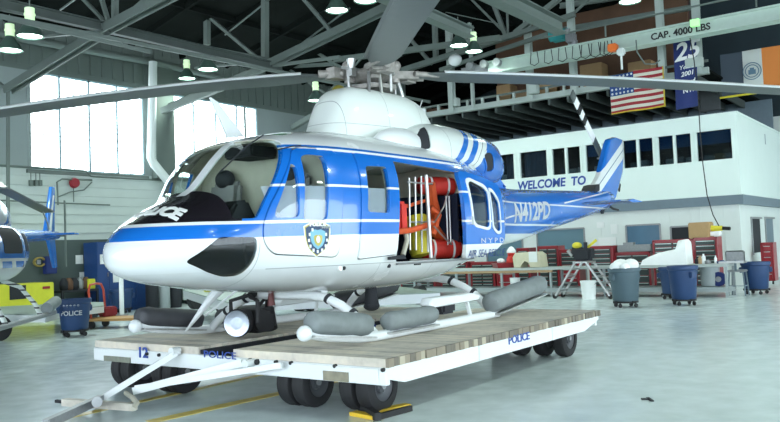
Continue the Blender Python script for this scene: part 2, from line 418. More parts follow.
# ================================================================== OFFICE BLOCK
OX = 24.5
oy = P(736, 111, X=OX).y; zs, zr = 2.69, 5.13; OL = 16.0; OB = 31.5
zh = P(731, 128.5, X=OX).z; zsl = P(732.9, 158.3, X=OX).z
t = thing('office_block', 'white two-storey office block with a band of windows inside the hangar', 'office', (OX, oy, 0))
L = lambda x, y, z: (x-OX, y-oy, z)
wpx = [(493, 514, 1), (518.5, 547, 1), (551, 580.5, 2), (584.6, 618, 2), (622, 653.6, 2), (657.4, 692, 2), (696, 733, 1)]
ww = [(P(b_, 145, X=OX).y, P(a_, 145, X=OX).y, k) for a_, b_, k in wpx][::-1]
b = MB(); y0 = oy
for ya, yb, k in ww:
    b.box2(L(OX, y0, zsl), L(OX+.15, ya, zh)); y0 = yb
b.box2(L(OX, y0, zsl), L(OX+.15, OL, zh)); b.box2(L(OX, oy, zs), L(OX+.15, OL, zsl)); b.box2(L(OX, oy, zh), L(OX+.15, OL, zr))
b.box2(L(OX+.001, oy-.001, zs), L(OB, oy+.15, zr)); b.box2(L(OX, OL-.15, zs), L(OB, OL, zr))
b.box2(L(OX-.03, oy-.03, zr-.05), L(OB, OL, zr+.02))
b.obj('wall', 'officewhite', t)
MB().box2(L(OX-.06, oy-.06, zs-.28), L(OB, OL, zs)).obj('floor_edge', 'slab', t)
b = MB().box2(L(OX+.05, oy+.1, 0), L(OX+.2, OL, zs-.28)).box2(L(OX+.048, oy+.08, 0), L(OB, oy+.2, zs-.28)).box2(L(OX, OL-.15, 0), L(OB, OL, zs-.28))
for x in (660, 669, 690, 700, 724, 612, 600): 
    yy = P(x, 215, X=OX).y; b.box2(L(OX+.035, yy-.012, 0), L(OX+.05, yy+.012, zs-.28))
b.obj('lower_wall', 'wallwhite', t)
MB().box2(L(OX+2.6, oy+.2, zs+.02), L(OX+2.7, OL-.2, zr-.1)).box2(L(OX+.2, oy+.2, zs+.01), L(OX+2.6, OL-.2, zs+.05)).obj('inner_wall', 'dark', t)
A['blind'] = mat('blue_window_blind', (.04, .16, .42), .6, noise=.1)
A['officeglass'] = glass('office_window_glass', (.42, .5, .54))
A['curtain'] = mat('grey_plaid_curtain', (.20, .24, .34), .8, noise=.5, nscale=3)
for i, (ya, yb, k) in enumerate(ww):
    w = MB().box2(L(OX-.03, ya-.03, zsl-.05), L(OX+.1, yb+.03, zsl)).box2(L(OX-.03, ya-.03, zh), L(OX+.1, yb+.03, zh+.05))
    for y in (ya, yb): w.box2(L(OX-.03, y-.03, zsl), L(OX+.1, y+.03, zh))
    if k == 2: w.box2(L(OX-.03, (ya+yb)/2-.04, zsl), L(OX+.1, (ya+yb)/2+.04, zh))
    wo = w.obj('window_frame', 'officewhite', t)
    MB().box2(L(OX+.06, ya, zsl), L(OX+.07, yb, zh)).obj('window_pane', 'officeglass', wo)
    if i < 4:
        MB().box2(L(OX+.16, ya+.03, zh-.38), L(OX+.18, yb-.03, zh)).obj('blind', 'blind', wo)
    if i > 4:
        c = MB()
        n = 26
        vs = [[c.bm.verts.new(L(OX+.3+.03*sin(j*1.3), ya+(yb-ya)*j/n*(.96 if i == 5 else .6), z)) for j in range(n+1)] for z in (zsl, zh)]
        c.skin(vs, close=False); c.obj('curtain', 'curtain', wo)
    # desk clutter behind the glass
    for q in range(3):
        yy = ya+(yb-ya)*(.2+.3*q); MB().box(L(OX+.6, yy, zsl+.1), (.3, .25, .2+.12*random.random())).bev(.02).obj('desk_equipment', random.choice(['grey', 'binblue', 'paper', 'card']), wo)
def on_office(x, y): return P(x, y, X=OX-.02)
p0, p1 = on_office(517.5, 190), on_office(585.5, 184)
z0 = (p0.z+p1.z)/2
lt = lettering('WELCOME  TO', .40, L(OX-.01, p0.y, z0), (0, -1, 0), (0, 0, 1), 'bluetext', t, bold=.012, xs=1.0, shear=.12)
wdt = max(v.co.y for v in lt.data.vertices)-min(v.co.y for v in lt.data.vertices)
k = abs(p0.y-p1.y)/wdt; ys = p0.y-oy
for v in lt.data.vertices: v.co.y = ys+(v.co.y-ys)*k
# lower storey openings
def opening(x0, x1, y0_, y1_, name, m, fm='grey', X=OX+.04):
    a, c = P(x0, y1_, X=X), P(x1, y0_, X=X)
    o = MB().box2(L(X, a.y, a.z), L(X+.03, c.y, c.z)).obj(name, m, t)
    f = MB()
    for (q1, q2) in (((a.y, a.z), (c.y, a.z)), ((a.y, c.z), (c.y, c.z)), ((a.y, a.z), (a.y, c.z)), ((c.y, a.z), (c.y, c.z))):
        f.bar(L(X-.01, *q1), L(X-.01, *q2), .05, .05)
    f.obj('frame', fm, o); return o
A['bluepane'] = mat('blue_tinted_window', (.06, .14, .22), .15, noise=.3, nscale=1.5)
A['doorblue'] = mat('grey_blue_door', (.10, .19, .24), .5)
opening(628, 660, 224, 262, 'window_pane', 'bluepane')
opening(672, 692, 226, 250, 'window_pane', 'dark')
opening(540, 584, 228, 292, 'door', 'doorblue')
opening(489, 522, 230, 292, 'door', 'doorblue')
for x0, x1, y0_, y1_ in ((597, 604, 222, 228), (611, 617, 224, 234), (599, 616, 237, 247)):
    a, c = P(x0, y1_, X=OX+.03), P(x1, y0_, X=OX+.03)
    MB().box2(L(OX+.02, a.y, a.z), L(OX+.05, c.y, c.z)).obj('notice', 'paper', t)
sy = oy+.08
for x0, x1, y0_, y1_ , m_ in ((753, 759, 219, 253, 'dark'), (766.5, 772, 219, 247, 'slab')):
    a, c = P(x0, y1_, Y=sy), P(x1, y0_, Y=sy)
    o = MB().box2(L(a.x, sy-.02, a.z), L(c.x, sy, c.z)).obj('side_window', m_, t)
    MB().box2(L(a.x-.08, sy-.04, c.z), L(c.x+.3, sy, c.z+.06)).box2(L(a.x-.08, sy-.04, a.z-.06), L(a.x, sy, c.z)).obj('frame', 'grey', o)
q = P(764, 138, Y=oy); lettering('1', .5, L(q.x, oy-.01, q.z-.2), (1, 0, 0), (0, 0, 1), 'slab', t)

# ================================================================== MEZZANINE above the office
MX = 24.3
mz0 = P(505, 104.5, X=MX).z; mz1 = mz0+.17; mr = P(505, 94, X=MX).z; ma, mb_ = 5.9, 20.9
t = thing('mezzanine', 'storage mezzanine with a white edge and railing above the office roof', 'mezzanine', (MX, ma, mz0))
L2 = lambda x, y, z: (x-MX, y-ma, z-mz0)
MB().box2(L2(MX, ma, mz0), L2(MX+.12, mb_, mz1)).box2(L2(MX-.08, ma, mz0-.03), L2(MX+.15, mb_, mz0+.03)).obj('edge_beam', 'mezzwhite', t)
MB().box2(L2(MX+.12, ma, mz0+.05), L2(32.9, mb_, mz0+.12)).obj('deck', 'roofdark', t)
b = MB()
for k in range(22): y = ma+.4+k*.68; b.box2(L2(MX+.12, y, mz0-.22), L2(31, y+.07, mz0+.05))
b.obj('joist', 'steeldark', t)
MB().box2(L2(MX, ma, mr-.04), L2(MX+.06, mb_, mr+.03)).obj('handrail', 'steelgreen', t)
y = ma+.2
while y < mb_:
    MB().box2(L2(MX-.01, y, mz1), L2(MX+.07, y+.09, mr)).obj('rail_post', 'mezzwhite', t); y += .62
for x in (452, 473, 531, 575, 664.5, 701):
    q = P(x, 100, X=MX-.05)
    MB().ibeam(L2(MX-.05, q.y, mz0), L2(MX-.05, q.y, 9.5), .2 if x not in (473,) else .1, .2 if x != 473 else .1, .02).obj('roof_post', 'mezzwhite', t)
for x0, x1 in ((455, 459), (530, 539), (688, 705)):
    a, c = P(x0, 90, X=MX-.12), P(x1, 90, X=MX-.12)
    MB().box2(L2(MX-.3, c.y, mz1), L2(MX-.05, a.y, mr+.1)).bev(.02).obj('junction_box', 'mezzwhite', t)
struct(tag(MB().box2((30.9, 5.4, zr), (31.0, 20.9, mz0)).obj('wall_back', 'slab'), 'grey wall behind the office roof', 'wall'))
struct(tag(MB().box2((28.2, P(690, 60, X=28.2).y, mz1), (28.3, P(497, 80, X=28.2).y, 10.2)).obj('partition', 'brown'), 'brown partition at the back of the mezzanine', 'wall'))
g = NG('brick_panel', .8, 0); br = g.nt.nodes.new('ShaderNodeTexBrick'); br.inputs['Scale'].default_value = 3
br.inputs['Color1'].default_value = (.16, .07, .055, 1); br.inputs['Color2'].default_value = (.12, .055, .05, 1); br.inputs['Mortar'].default_value = (.08, .07, .06, 1)
g.nt.links.new(g.co, br.inputs['Vector']); g.nt.links.new(br.outputs[0], g.b.inputs['Base Color'])
struct(tag(MB().box2((30, P(695, 30, X=30).y, 9), (30.1, P(596, 50, X=30).y, 11.4)).obj('upper_partition', g.m), 'reddish upper wall behind the crane', 'wall'))
def boxpx(x0, y0_, x1, y1_, X, d, m, name, label, cat, group=None, rz=0):
    a, c = P(x0, y1_, X=X), P(x1, y0_, X=X)
    w, h = abs(a.y-c.y), abs(c.z-a.z)
    b = MB().box((d/2, 0, h/2), (d, w, h)); 
    if min(w, h, d) > .05: b.bev(.012)
    o = b.obj(name, m); o.location = (X, (a.y+c.y)/2, min(a.z, c.z)); return tag(o, label, cat, group)
for i, (x0, x1, hh, m_) in enumerate(((500, 514, .9, 'card'), (516, 533, .6, 'wood'), (543, 560, 1.0, 'card'), (563, 580, .8, 'brown'), (584, 606, 1.1, 'card'), (420, 445, .45, 'brown'), (396, 417, .35, 'wood'), (632, 655, .9, 'card'))):
    a, c = P(x0, 90, X=26), P(x1, 90, X=26)
    o = MB().box((0, 0, hh/2), (.6, abs(a.y-c.y), hh)).bev(.02).obj('storage_box', m_); o.location = (26, (a.y+c.y)/2, mz0+.12)
    tag(o, ['brown cardboard box at the middle of the mezzanine', 'low plywood crate on the mezzanine', 'tall cardboard box behind the mezzanine rail', 'dark brown crate on the mezzanine next to a post',
            'widest cardboard box stored left of the flag', 'low brown crate above the engine cowling', 'lowest wooden crate by the rotor cowling', 'cardboard box stored behind the striped flag'][i], 'box', 'boxes stored on the mezzanine')
# ---- bridge crane
GX = 22.0
cz1, cz0 = P(680, 25, X=GX).z, P(680, 37.5, X=GX).z; cy0, cy1 = 1.0, P(488, 66, X=GX).y
t = thing('bridge_crane', 'white overhead bridge crane girder crossing the hangar', 'crane', (GX, cy1, cz0))
L3 = lambda x, y, z: (x-GX, y-cy1, z-cz0)
A['crane'] = mat('crane_girder_paint', (.42, .52, .46), .45, noise=.08)
MB().box2(L3(GX, cy0-4, cz0), L3(GX+.3, cy1, cz1)).box2(L3(GX-.08, cy0-4, cz0-.03), L3(GX+.38, cy1, cz0+.03)).box2(L3(GX-.08, cy0-4, cz1-.02), L3(GX+.38, cy1, cz1+.03)).obj('girder', 'crane', t)
MB().box2(L3(GX-.35, cy0-4, cz1+.32), L3(GX-.30, cy1-2, cz1+.36)).bar(L3(GX-.32, cy0, cz1), L3(GX-.32, cy0, cz1+.34), .04, .04).bar(L3(GX-.32, 4, cz1), L3(GX-.32, 4, cz1+.34), .04, .04).bar(L3(GX-.32, 8, cz1), L3(GX-.32, 8, cz1+.34), .04, .04).obj('upper_rail', 'steelgreen', t)
lettering('CAP. 4000 LBS', .26, L3(GX-.02, P(651, 38, X=GX).y, cz0+.07), (0, -1, 0), (0, 0, 1), 'black', t, bold=.006, xs=1.0)
q = P(455, 60, X=GX+.1)
MB().ball(L3(*q), .20, (1, 1.2, 1)).obj('motor', 'white', t)
b = MB()
for x in (470, 484, 497): 
    q = P(x, 66-(x-470)*.14, X=GX-.1); b.cyl(L3(q.x-.06, q.y, q.z), L3(q.x+.3, q.y, q.z), .13, n=12)
b.box2(L3(GX+.05, P(505, 60, X=GX).y, cz0), L3(GX+.15, P(460, 60, X=GX).y, cz1)).obj('end_carriage', 'grey', t)
b = MB()
fx = [534, 548, 562, 576, 585, 595, 604, 608]
for i, x in enumerate(fx):
    a = P(x, 52-(x-534)*.15, X=GX-.2); b.tube([L3(*(a+V((0, .1, 0)))), L3(*(a+V((0, .14, -.35)))), L3(*(a+V((0, 0, -.42)))), L3(*(a+V((0, -.14, -.35)))), L3(*(a+V((0, -.1, 0))))], .014, 6)
b.obj('cable_loop', 'black', t)
q = P(613, 48, X=GX-.25)
MB().box(L3(*q), (.25, .26, .22)).bev(.03).obj('hoist', mat('orange_hoist', (.75, .16, .02), .5), t)
q = P(621, 52, X=GX-.25); MB().box(L3(*q), (.2, .22, .2)).bev(.04).cyl(L3(q.x, q.y, q.z-.1), L3(q.x, q.y, q.z-.5), .03).obj('hook_block', 'wallwhite', t)
q = P(695, 23, X=GX-.15); MB().box(L3(*q), (.15, .22, .18)).obj('warning_beacon', mat('green_lit_beacon', (.5, .9, .4), .4, emit=(.4, 1, .35), es=.6), t)
b = MB().tube([L3(*P(636, 40, X=GX-.2)), L3(*P(637, 52, X=GX-.2)), L3(*P(645, 64, X=GX-.2)), L3(*P(655, 64, X=GX-.2)), L3(*P(660, 60, X=GX-.2))], .02, 6)
b.obj('trailing_cable', 'steelgreen', t)
pc = [P(x, y_, X=GX-.3) for x, y_ in ((690, 38), (694, 60), (698, 95), (700, 130), (703, 165), (707, 195), (713, 215), (719, 226))]
tag(MB().tube(pc, .014, 6).obj('pendant_cable', 'black'), 'long thin cable hanging in front of the office windows', 'cable')
q = P(559, 35, X=GX+.8); o = MB().cyl((0, -.3, 0), (0, .3, 0), .17).box((0, 0, -.15), (.3, .4, .08)).obj('winch_drum', mat('teal_cover', (.03, .30, .30), .6)); o.location = q; tag(o, 'teal covered winch beside the end of the crane', 'winch')
q = P(571, 38, X=GX+.45); o = MB().box((0, 0, 0), (.3, .28, .3)).bev(.04).cyl((0, -.1, -.1), (0, -.1, -.45), .1).cyl((0, .1, .1), (0, .1, .3), .08).obj('crane_gearbox', 'grey'); o.location = q; tag(o, 'grey machinery next to the teal winch on the crane', 'gearbox')

# ---- flags
def flagcloth(name, X, cors, m, label, cat='flag', n=16, amp=.04):
    """cors: TL,TR,BR,BL pixels; object origin at top-left, cloth hangs in the Y-Z plane"""
    c = [P(x, y_, X=X) for x, y_ in cors]; b = MB(); o0 = c[0]; rows = []
    for th in (0, .012):
        g_ = []
        for i in range(n+1):
            u = i/n; g_.append([b.bm.verts.new((c[0]*(1-u)+c[1]*u)*(1-v/8)+(c[3]*(1-u)+c[2]*u)*(v/8)-o0+V((amp*sin(u*9+v*.2)+th, 0, 0))) for v in range(9)])
        rows.append(g_)
    for s_, g_ in enumerate(rows):
        for i in range(n):
            for v in range(8): b.bm.faces.new((g_[i][v], g_[i+1][v], g_[i+1][v+1], g_[i][v+1]))
    o = b.obj(name, m); o.location = o0; return tag(o, label, cat)
Xf = 24.05
c = [P(x, y_, X=Xf) for x, y_ in ((609, 76), (663, 66), (666, 106.5), (611, 114.5))]
Wd = c[0].y-c[1].y; Hd = c[0].z-c[3].z; sl = (c[1].z-c[0].z)/Wd
g = NG('striped_flag_cloth', .8, 0)
u = g.op('DIVIDE', g.y, -Wd); v = g.op('DIVIDE', g.op('SUBTRACT', g.op('MULTIPLY', u, sl*Wd), g.z), Hd)
st = g.lt(g.op('FRACT', g.op('MULTIPLY', v, 6.5)), .5)
cant = g.AND(g.lt(u, .46), g.lt(v, .54))
su = g.op('SUBTRACT', g.op('FRACT', g.op('MULTIPLY', u, 13)), .5); sv = g.op('SUBTRACT', g.op('FRACT', g.op('MULTIPLY', v, 9.3)), .5)
star = g.AND(cant, g.lt(g.op('ADD', g.op('MULTIPLY', su, su), g.op('MULTIPLY', sv, sv)), .07))
fr = g.op('MAXIMUM', g.gt(v, .975), g.gt(u, .982))
M_ = g.layers((.62, .60, .50), (st, (.30, .02, .03)), (cant, (.012, .05, .20)), (star, (.55, .58, .6)), (fr, (.55, .42, .03)))
flagcloth('american_flag', Xf, ((609, 76), (663, 66), (666, 106.5), (611, 114.5)), M_, 'stars and stripes flag with yellow fringe hanging below the mezzanine')
o = flagcloth('anniversary_banner', Xf, ((673, 39), (696, 34), (698, 106), (676, 110)), 'navy', 'navy blue banner with a large 25 beside the striped flag', 'banner', amp=.01)
def ban(s_, x, y_, size, bold=0, shear=.2):
    q = P(x, y_, X=Xf-.03)-o.location; lettering(s_, size, q, (0, -1, .10), (0, 0, 1), 'paper', o, bold=bold, shear=shear)
ban('25', 674.5, 62, .74, .016); ban('Years', 679, 70.5, .19); ban('2001', 681, 77, .19, .004); ban('Floyd', 680, 86, .20, .004); ban('NYPD', 683, 93.5, .20, .004, 0)
Xg = 26
c0 = P(720, 55, X=Xg); c1 = P(800, 42, X=Xg); c3 = P(722, 97, X=Xg); Wd = c0.y-c1.y
g = NG('city_flag_cloth', .8, 0); u = g.op('DIVIDE', g.y, -Wd)
M_ = g.layers((.55, .58, .55), (g.lt(u, .285), (.055, .075, .10)), (g.gt(u, .53), (.62, .20, .04)))
o = flagcloth('city_flag', Xg, ((720, 55), (800, 42), (800, 84), (722, 97)), M_, 'blue white and orange vertical striped flag with a round seal', amp=.02)
q = P(752, 71, X=Xg-.04)-o.location
b = MB()
for rr_ in (.26, .19):
    pts = [(q.x, q.y+rr_*cos(t_), q.z+rr_*sin(t_)) for t_ in [2*pi*k/24 for k in range(25)]]; b.tube(pts, .014, 5)
b.box((q.x, q.y, q.z), (.02, .12, .2)).box((q.x, q.y+.08, q.z-.03), (.02, .05, .14)).box((q.x, q.y-.08, q.z-.03), (.02, .05, .14))
b.obj('seal', mat('seal_blue_grey', (.10, .18, .25), .7), o)
b = MB().tube([V(P(x, y_, X=Xg-.02))-o.location for x, y_ in ((720, 98), (745, 94.5), (770, 91), (800, 86.5))], .035, 6); b.obj('fringe', 'yellow', o)
boxpx(700, 86, 719, 112, 27, .1, mat('grey_tarpaulin', (.07, .08, .085), .8, noise=.2), 'hanging_tarpaulin', 'dark grey sheet hanging between the banner and the city flag', 'tarpaulin')
a, c = P(735, 34, X=27.5), P(682, 12, X=27.5)

# ================================================================== WORKBENCH AND TOOL CHESTS
BX = 20.3
yR, yL = P(726.5, 268, X=BX).y, P(372, 268, X=BX).y; bz = .82
t = thing('workbench', 'long grey steel workbench with a low shelf in front of the tool chests', 'workbench', (BX, yR, 0))
W = yL-yR
A['benchtop'] = mat('bench_top', (.42, .46, .45), .5, noise=.2, nscale=3)
MB().box2((0, 0, bz-.07), (.85, W, bz)).bev(.008).obj('worktop', 'benchtop', t)
MB().box2((0, W*.42, bz-.14), (.05, W, bz-.075)).obj('front_rail', 'wood', t)
MB().box2((0, 0, .13), (.85, W, .25)).obj('shelf', 'bench', t)
for k in range(8):
    for x in (.03, .79):
        MB().box2((x, W*k/7*.99, 0 if k % 2 == 0 else .02), (x+.06, W*k/7*.99+.06, bz-.07)).obj('leg', 'bench', t)
DR = mat('tool_drawer_face', (.028, .04, .04), .4); PULL = mat('drawer_pull', (.42, .48, .45), .3, .6)
def chest(x0, x1, ytop, X, zb, rows, label, d=.5, cols=1, casters=False, redrows=(), name='tool_chest'):
    a, c = P(x0, ytop, X=X), P(x1, ytop, X=X); y0_, y1_ = c.y, a.y; zt = (a.z+c.z)/2
    w = y1_-y0_
    t = thing(name, label, 'tool chest', (X, y0_, zb), group='red tool chests behind the bench'); h_ = zt-zb
    MB().box2((.02, 0, 0), (d, w, h_)).box2((0, 0, 0), (.03, .05, h_)).box2((0, w-.05, 0), (.03, w, h_)).box2((0, 0, h_-.06), (.03, w, h_)).box2((0, 0, 0), (.03, w, .05)).bev(.006, 1).obj('cabinet_body', 'redpaint', t)
    for cidx in range(cols):
        ya = .06+(w-.12)*cidx/cols+.01; yb = .06+(w-.12)*(cidx+1)/cols-.01
        for r_ in range(rows):
            za = .07+(h_-.15)*r_/rows; zc = .07+(h_-.15)*(r_+1)/rows-.015
            dd = MB().box2((-.012, ya, za), (.018, yb, zc)).obj('drawer', 'redpaint' if r_ in redrows else DR, t)
            MB().box2((-.03, ya+.02, zc-.028), (-.012, yb-.02, zc-.008)).obj('drawer_handle', PULL, dd)
    if casters:
        for yy in (.08, w-.08): MB().cyl((.1, yy-.02, -.05), (.1, yy+.02, -.05), .05, n=12).obj('caster', 'black', t)
    return t
chest(652, 693, 239.5, 22.3, 0, 11, 'largest red tool chest, behind the white covered part', cols=2)
chest(692.5, 717, 237, 22.3, 0, 10, 'narrow tall red tool chest nearest the bench end')
chest(588, 612, 246, 22.3, 0, 9, 'red tool chest behind the wheeled ladder stand', redrows=(0,))
chest(614, 650, 252, 22.5, 0, 5, 'lower wide dark-drawered red chest behind the grey trash barrel', cols=2)
chest(537, 558, 246, 22.3, 0, 9, 'red tool chest in front of the grey-blue door', cols=2)
chest(559, 578, 249.5, 22.3, 0, 9, 'red chest with several red drawers beside the ladder stand', redrows=(2, 3, 4, 5))
chest(516, 529, 248, 22.4, 0, 9, 'small red chest behind the cream engine cowl')
chest(496, 515, 262, 22.3, 0, 3, 'plain red cabinet with three doors below the tail boom', redrows=(0, 1, 2))
chest(470, 494, 262, 22.3, 0, 8, 'red tool chest seen under the rear float', cols=2)
chest(440, 467, 262, 22.3, 0, 8, 'red chest seen behind the rear landing gear tube')
chest(400, 434, 262, 22.3, 0, 8, 'red tool chest seen below the open cabin', cols=2)
# red rolling cabinet by the side wall
o = chest(760, 773, 242.5, 25.6, .10, 6, 'plain red rolling cabinet beside the office side wall', casters=True, redrows=range(6), name='rolling_cabinet'); o['group'] = 'red tool chests behind the bench'
# ---- things on the bench
def onbench(x, X=BX+.4): q = P(x, 266, X=X); return V((q.x, q.y, bz+.002))
q0, q1 = onbench(690), onbench(644)
b = MB()
prof = [(0, .0), (.05, .16), (.2, .25), (.45, .36), (.7, .42), (.92, .46), (1.0, .72), (1.15, .74), (1.18, .70), (1.2, .0)]
Lw = q1.y-q0.y
pr = [(-(p_[0]/1.2)*Lw, p_[1]*.86) for p_ in prof]
rings = []
for sx, kz in ((-.30, .82), (-.26, .97), (-.1, 1), (.15, 1), (.26, .95), (.30, .8)):
    rings.append([b.bm.verts.new((sx, y_, z_*kz)) for y_, z_ in pr])
b.skin(rings); o = b.obj('covered_engine_part', 'cloth', None, 50); o.location = (BX+.42, q1.y, bz+.002); tag(o, 'large white cloth-covered part lying on the workbench', 'covered part')
o = MB().box2((-.15, -.6, 0), (.2, 0, .05)).bev(.01).obj('parts_tray', 'alu'); o.location = onbench(720); tag(o, 'shallow metal tray near the end of the bench', 'tray')
for i, (x, m_, h_, r_) in enumerate(((697.5, 'dark', .17, .06), (700.5, 'wood', .2, .06), (704, 'cloth', .25, .05), (708, 'grey', .1, .08), (716, 'cloth', .2, .035), (722, 'binblue', .08, .12))):
    o = MB().lathe([(r_*.95, 0), (r_, .02), (r_, h_*.7), (r_*.5, h_*.8), (r_*.45, h_)], n=14).obj('bottle', m_); o.location = onbench(x)
    tag(o, ['dark bottle beside the white covered part', 'brown jar beside a dark bottle on the bench', 'tall white bottle on the bench', 'squat grey tin on the bench', 'slim white bottle near the bench end', 'low blue tub at the bench end'][i], 'bottle', 'bottles and tins on the bench')
o = MB().box((0, 0, .22), (.5, .55, .44)).bev(.02).box((-.26, 0, .3), (.02, .14, .12)).obj('cardboard_box', 'card'); q = P(701, 238, X=22.5); o.location = (22.55, q.y, P(692, 239, X=22.3).z+.01); tag(o, 'brown cardboard box on top of the largest tool chest', 'box')
t = thing('leaf_blower', 'yellow and black machine lying beside the cardboard box', 'power tool', (22.55, P(713, 238, X=22.5).y, P(705, 237, X=22.3).z+.02))
MB().cyl((0, .35, .22), (0, -.25, .2), .09, .07).obj('housing', 'yellow', t); MB().box((0, .1, .06), (.3, .6, .12)).bev(.02).obj('base', 'cloth', t); MB().cyl((0, -.25, .2), (0, -.45, .18), .05).obj('nozzle', 'black', t)
# cream cowl with papers
t = thing('engine_cowl', 'cream engine cowl standing on the bench under the tail', 'cowl', onbench(530))
b = MB(); outer = [(-.42, 0), (-.45, .3), (-.36, .43), (.30, .45), (.42, .36), (.46, 0), (.1, 0), (.06, .14), (-.06, .2), (-.16, .12), (-.2, 0)]
b.prism([(-y_, z_) for y_, z_ in outer], -.2, .25, 'yz').bev(.01, 1); b.obj('shell', mat('cream_paint', (.62, .58, .42), .5, noise=.1), t)
MB().box((-.23, -.22, .30), (.02, .26, .3)).obj('paper_sheet', 'paper', t)
t = thing('red_bin', 'red plastic bin with wrapped cloths on the bench', 'bin', onbench(504))
MB().lathe([(.36, 0), (.42, .14), (.43, .15), (.38, .14), (.33, .02)], n=4).obj('tray', 'redpaint', t); MB().ball((0, .1, .2), .12, (1, 1, .7)).obj('bundle', 'cloth', t)
o = MB().lathe([(.16, 0), (.18, .1), (.14, .28), (.10, .36), (.12, .4), (.1, .5), (.03, .55)], n=14).obj('red_figure', 'red'); o.location = onbench(508)+V((.25, .0, 0)); tag(o, 'small red bundle with a white top behind the red bin', 'bundle')
MB().lathe([(.13, .43), (.14, .47), (.12, .52), (.06, .6), (.02, .62)], n=12).obj('white_top', 'cloth', o)
for x, m_ , lb in ((622, 'paper', 'clear plastic parts case on the bench'), ):
    o = MB().box((0, 0, .1), (.4, 1.0, .2)).bev(.02).box((0, .2, .23), (.2, .3, .08)).obj('parts_case', 'grey'); q = P(634, 252, X=22.5); o.location = (22.7, q.y, P(632, 252, X=22.5).z+.01); tag(o, 'grey parts case on the low tool chest', 'case')
# under-bench bits
o = MB().lathe([(.2, 0), (.22, .02), (.24, .5), (.22, .52)], n=16).obj('drum', 'bench'); o.location = (BX+.45, P(710, 275, X=BX+.45).y, .255); tag(o, 'grey drum on the shelf under the bench', 'drum')
t = thing('grinder_wheel', 'round blue wheel on the shelf at the bench end', 'wheel', (BX+.35, P(719, 280, X=BX+.35).y, .255))
MB().cyl((-.06, 0, .18), (.06, 0, .18), .18).obj('tread', 'navy', t); MB().cyl((-.08, 0, .18), (.08, 0, .18), .07).obj('hub', 'grey', t)
o = MB().lathe([(.13, 0), (.15, .26), (.16, .28), (.14, .28), (.12, .02)], n=18).obj('bucket', 'cloth'); o.location = (BX+.2, P(515, 280, X=BX+.2).y, .255); tag(o, 'small white bucket on the bench shelf behind the rear float', 'bucket')
t = thing('white_bucket', 'white plastic bucket on the floor in front of the bench', 'bucket', P(589, 299, Z=0))
MB().lathe([(.17, 0), (.2, .42), (.21, .44), (.21, .48), (.19, .48), (.16, .02)], n=20).obj('pail', 'cloth', t)
MB().tube([(0, .21, .42), (-.12, .14, .3), (-.17, 0, .27), (-.12, -.14, .3), (0, -.21, .42)], .008, 6).obj('handle', 'grey', t)
# ---- bins
def wheelie(x, y_, htop, m, label, r=.31, dolly=True, contents=None):
    q = P(x, y_, Z=0); k = None
    hh = .3
    while P(x, htop, Z=hh) and (V((q.x, q.y, hh))-CP).length and hh < 1.6:
        d = V((q.x, q.y, hh))-CP; sy_ = 211-F*(d.dot(up))/d.dot(fw)
        if sy_ < htop: break
        hh += .01
    t = thing('trash_barrel', label, 'trash barrel', q, rz=random.random()*6, group='round plastic trash barrels')
    MB().lathe([(r*.80, .14), (r*.84, .16), (r, hh-.1), (r*1.07, hh-.08), (r*1.09, hh-.02), (r*1.06, hh), (r*1.0, hh), (r*.95, hh-.1), (r*.78, .2)], n=28).obj('barrel', m, t)
    for s_ in (0, pi): MB().box((cos(s_)*r*1.04, sin(s_)*r*1.04, hh-.2), (.09, .16, .14)).bev(.02).obj('handle', m, t)
    MB().cyl((0, 0, .1), (0, 0, .14), r*.85, n=24).box((0, 0, .12), (r*1.9, .08, .05)).box((0, 0, .12), (.08, r*1.9, .05)).obj('dolly', 'black', t)
    for k_ in range(4):
        a_ = k_*pi/2+.4; p_ = V((cos(a_)*r*.75, sin(a_)*r*.75, .045)); MB().cyl(p_-V((0, .018, 0)), p_+V((0, .018, 0)), .045, n=12).cyl(p_, p_+V((0, 0, .06)), .012, n=6).obj('caster', 'black', t)
    return t, hh
g1, gh = wheelie(626, 307, 268, 'bingrey', 'grey trash barrel overflowing with white bags', .33)
b = MB()
for x, y_, z_, r_ in ((-.18, .1, .0, .16), (.15, .12, .02, .2), (0, -.16, .04, .18), (.05, .02, .02, .16), (-.22, -.1, 0, .12)): b.ball((x, y_, z_+.02), r_, (1, 1, .8), 12)
o = b.obj('trash_bag', 'cloth'); o.location = g1.location+V((0, 0, gh)); tag(o, 'crumpled white bags in the top of the grey barrel', 'bag')
wheelie(684.5, 305, 266, 'binblue', 'blue trash barrel standing in front of the bench', .31)
wheelie(674, 299, 267, 'binblue', 'blue trash barrel half hidden behind another blue barrel', .31)
wheelie(757, 294, 262, 'binblue', 'blue trash barrel beside the office side wall', .33)
bq, bh = wheelie(75, 336, 299, 'binblue', 'blue trash barrel with white police markings in front of the second trailer', .31); bq.rotation_euler.z = 0
def cylmap(cx, cy, r):
    return None
for z_, s_, sz in ((bh-.18, '* * * * *', .10), (bh-.32, 'POLICE', .13)):
    me = text_mesh(s_, sz, .003, .004, 1, 0, 'CENTER')
    for v in me.vertices:
        a_ = -2.35+v.co.x/.31; rr_ = .318; v.co = V((cos(a_)*rr_, sin(a_)*rr_, z_+v.co.y))
    place(me, 'lettering', 'paper', bq)
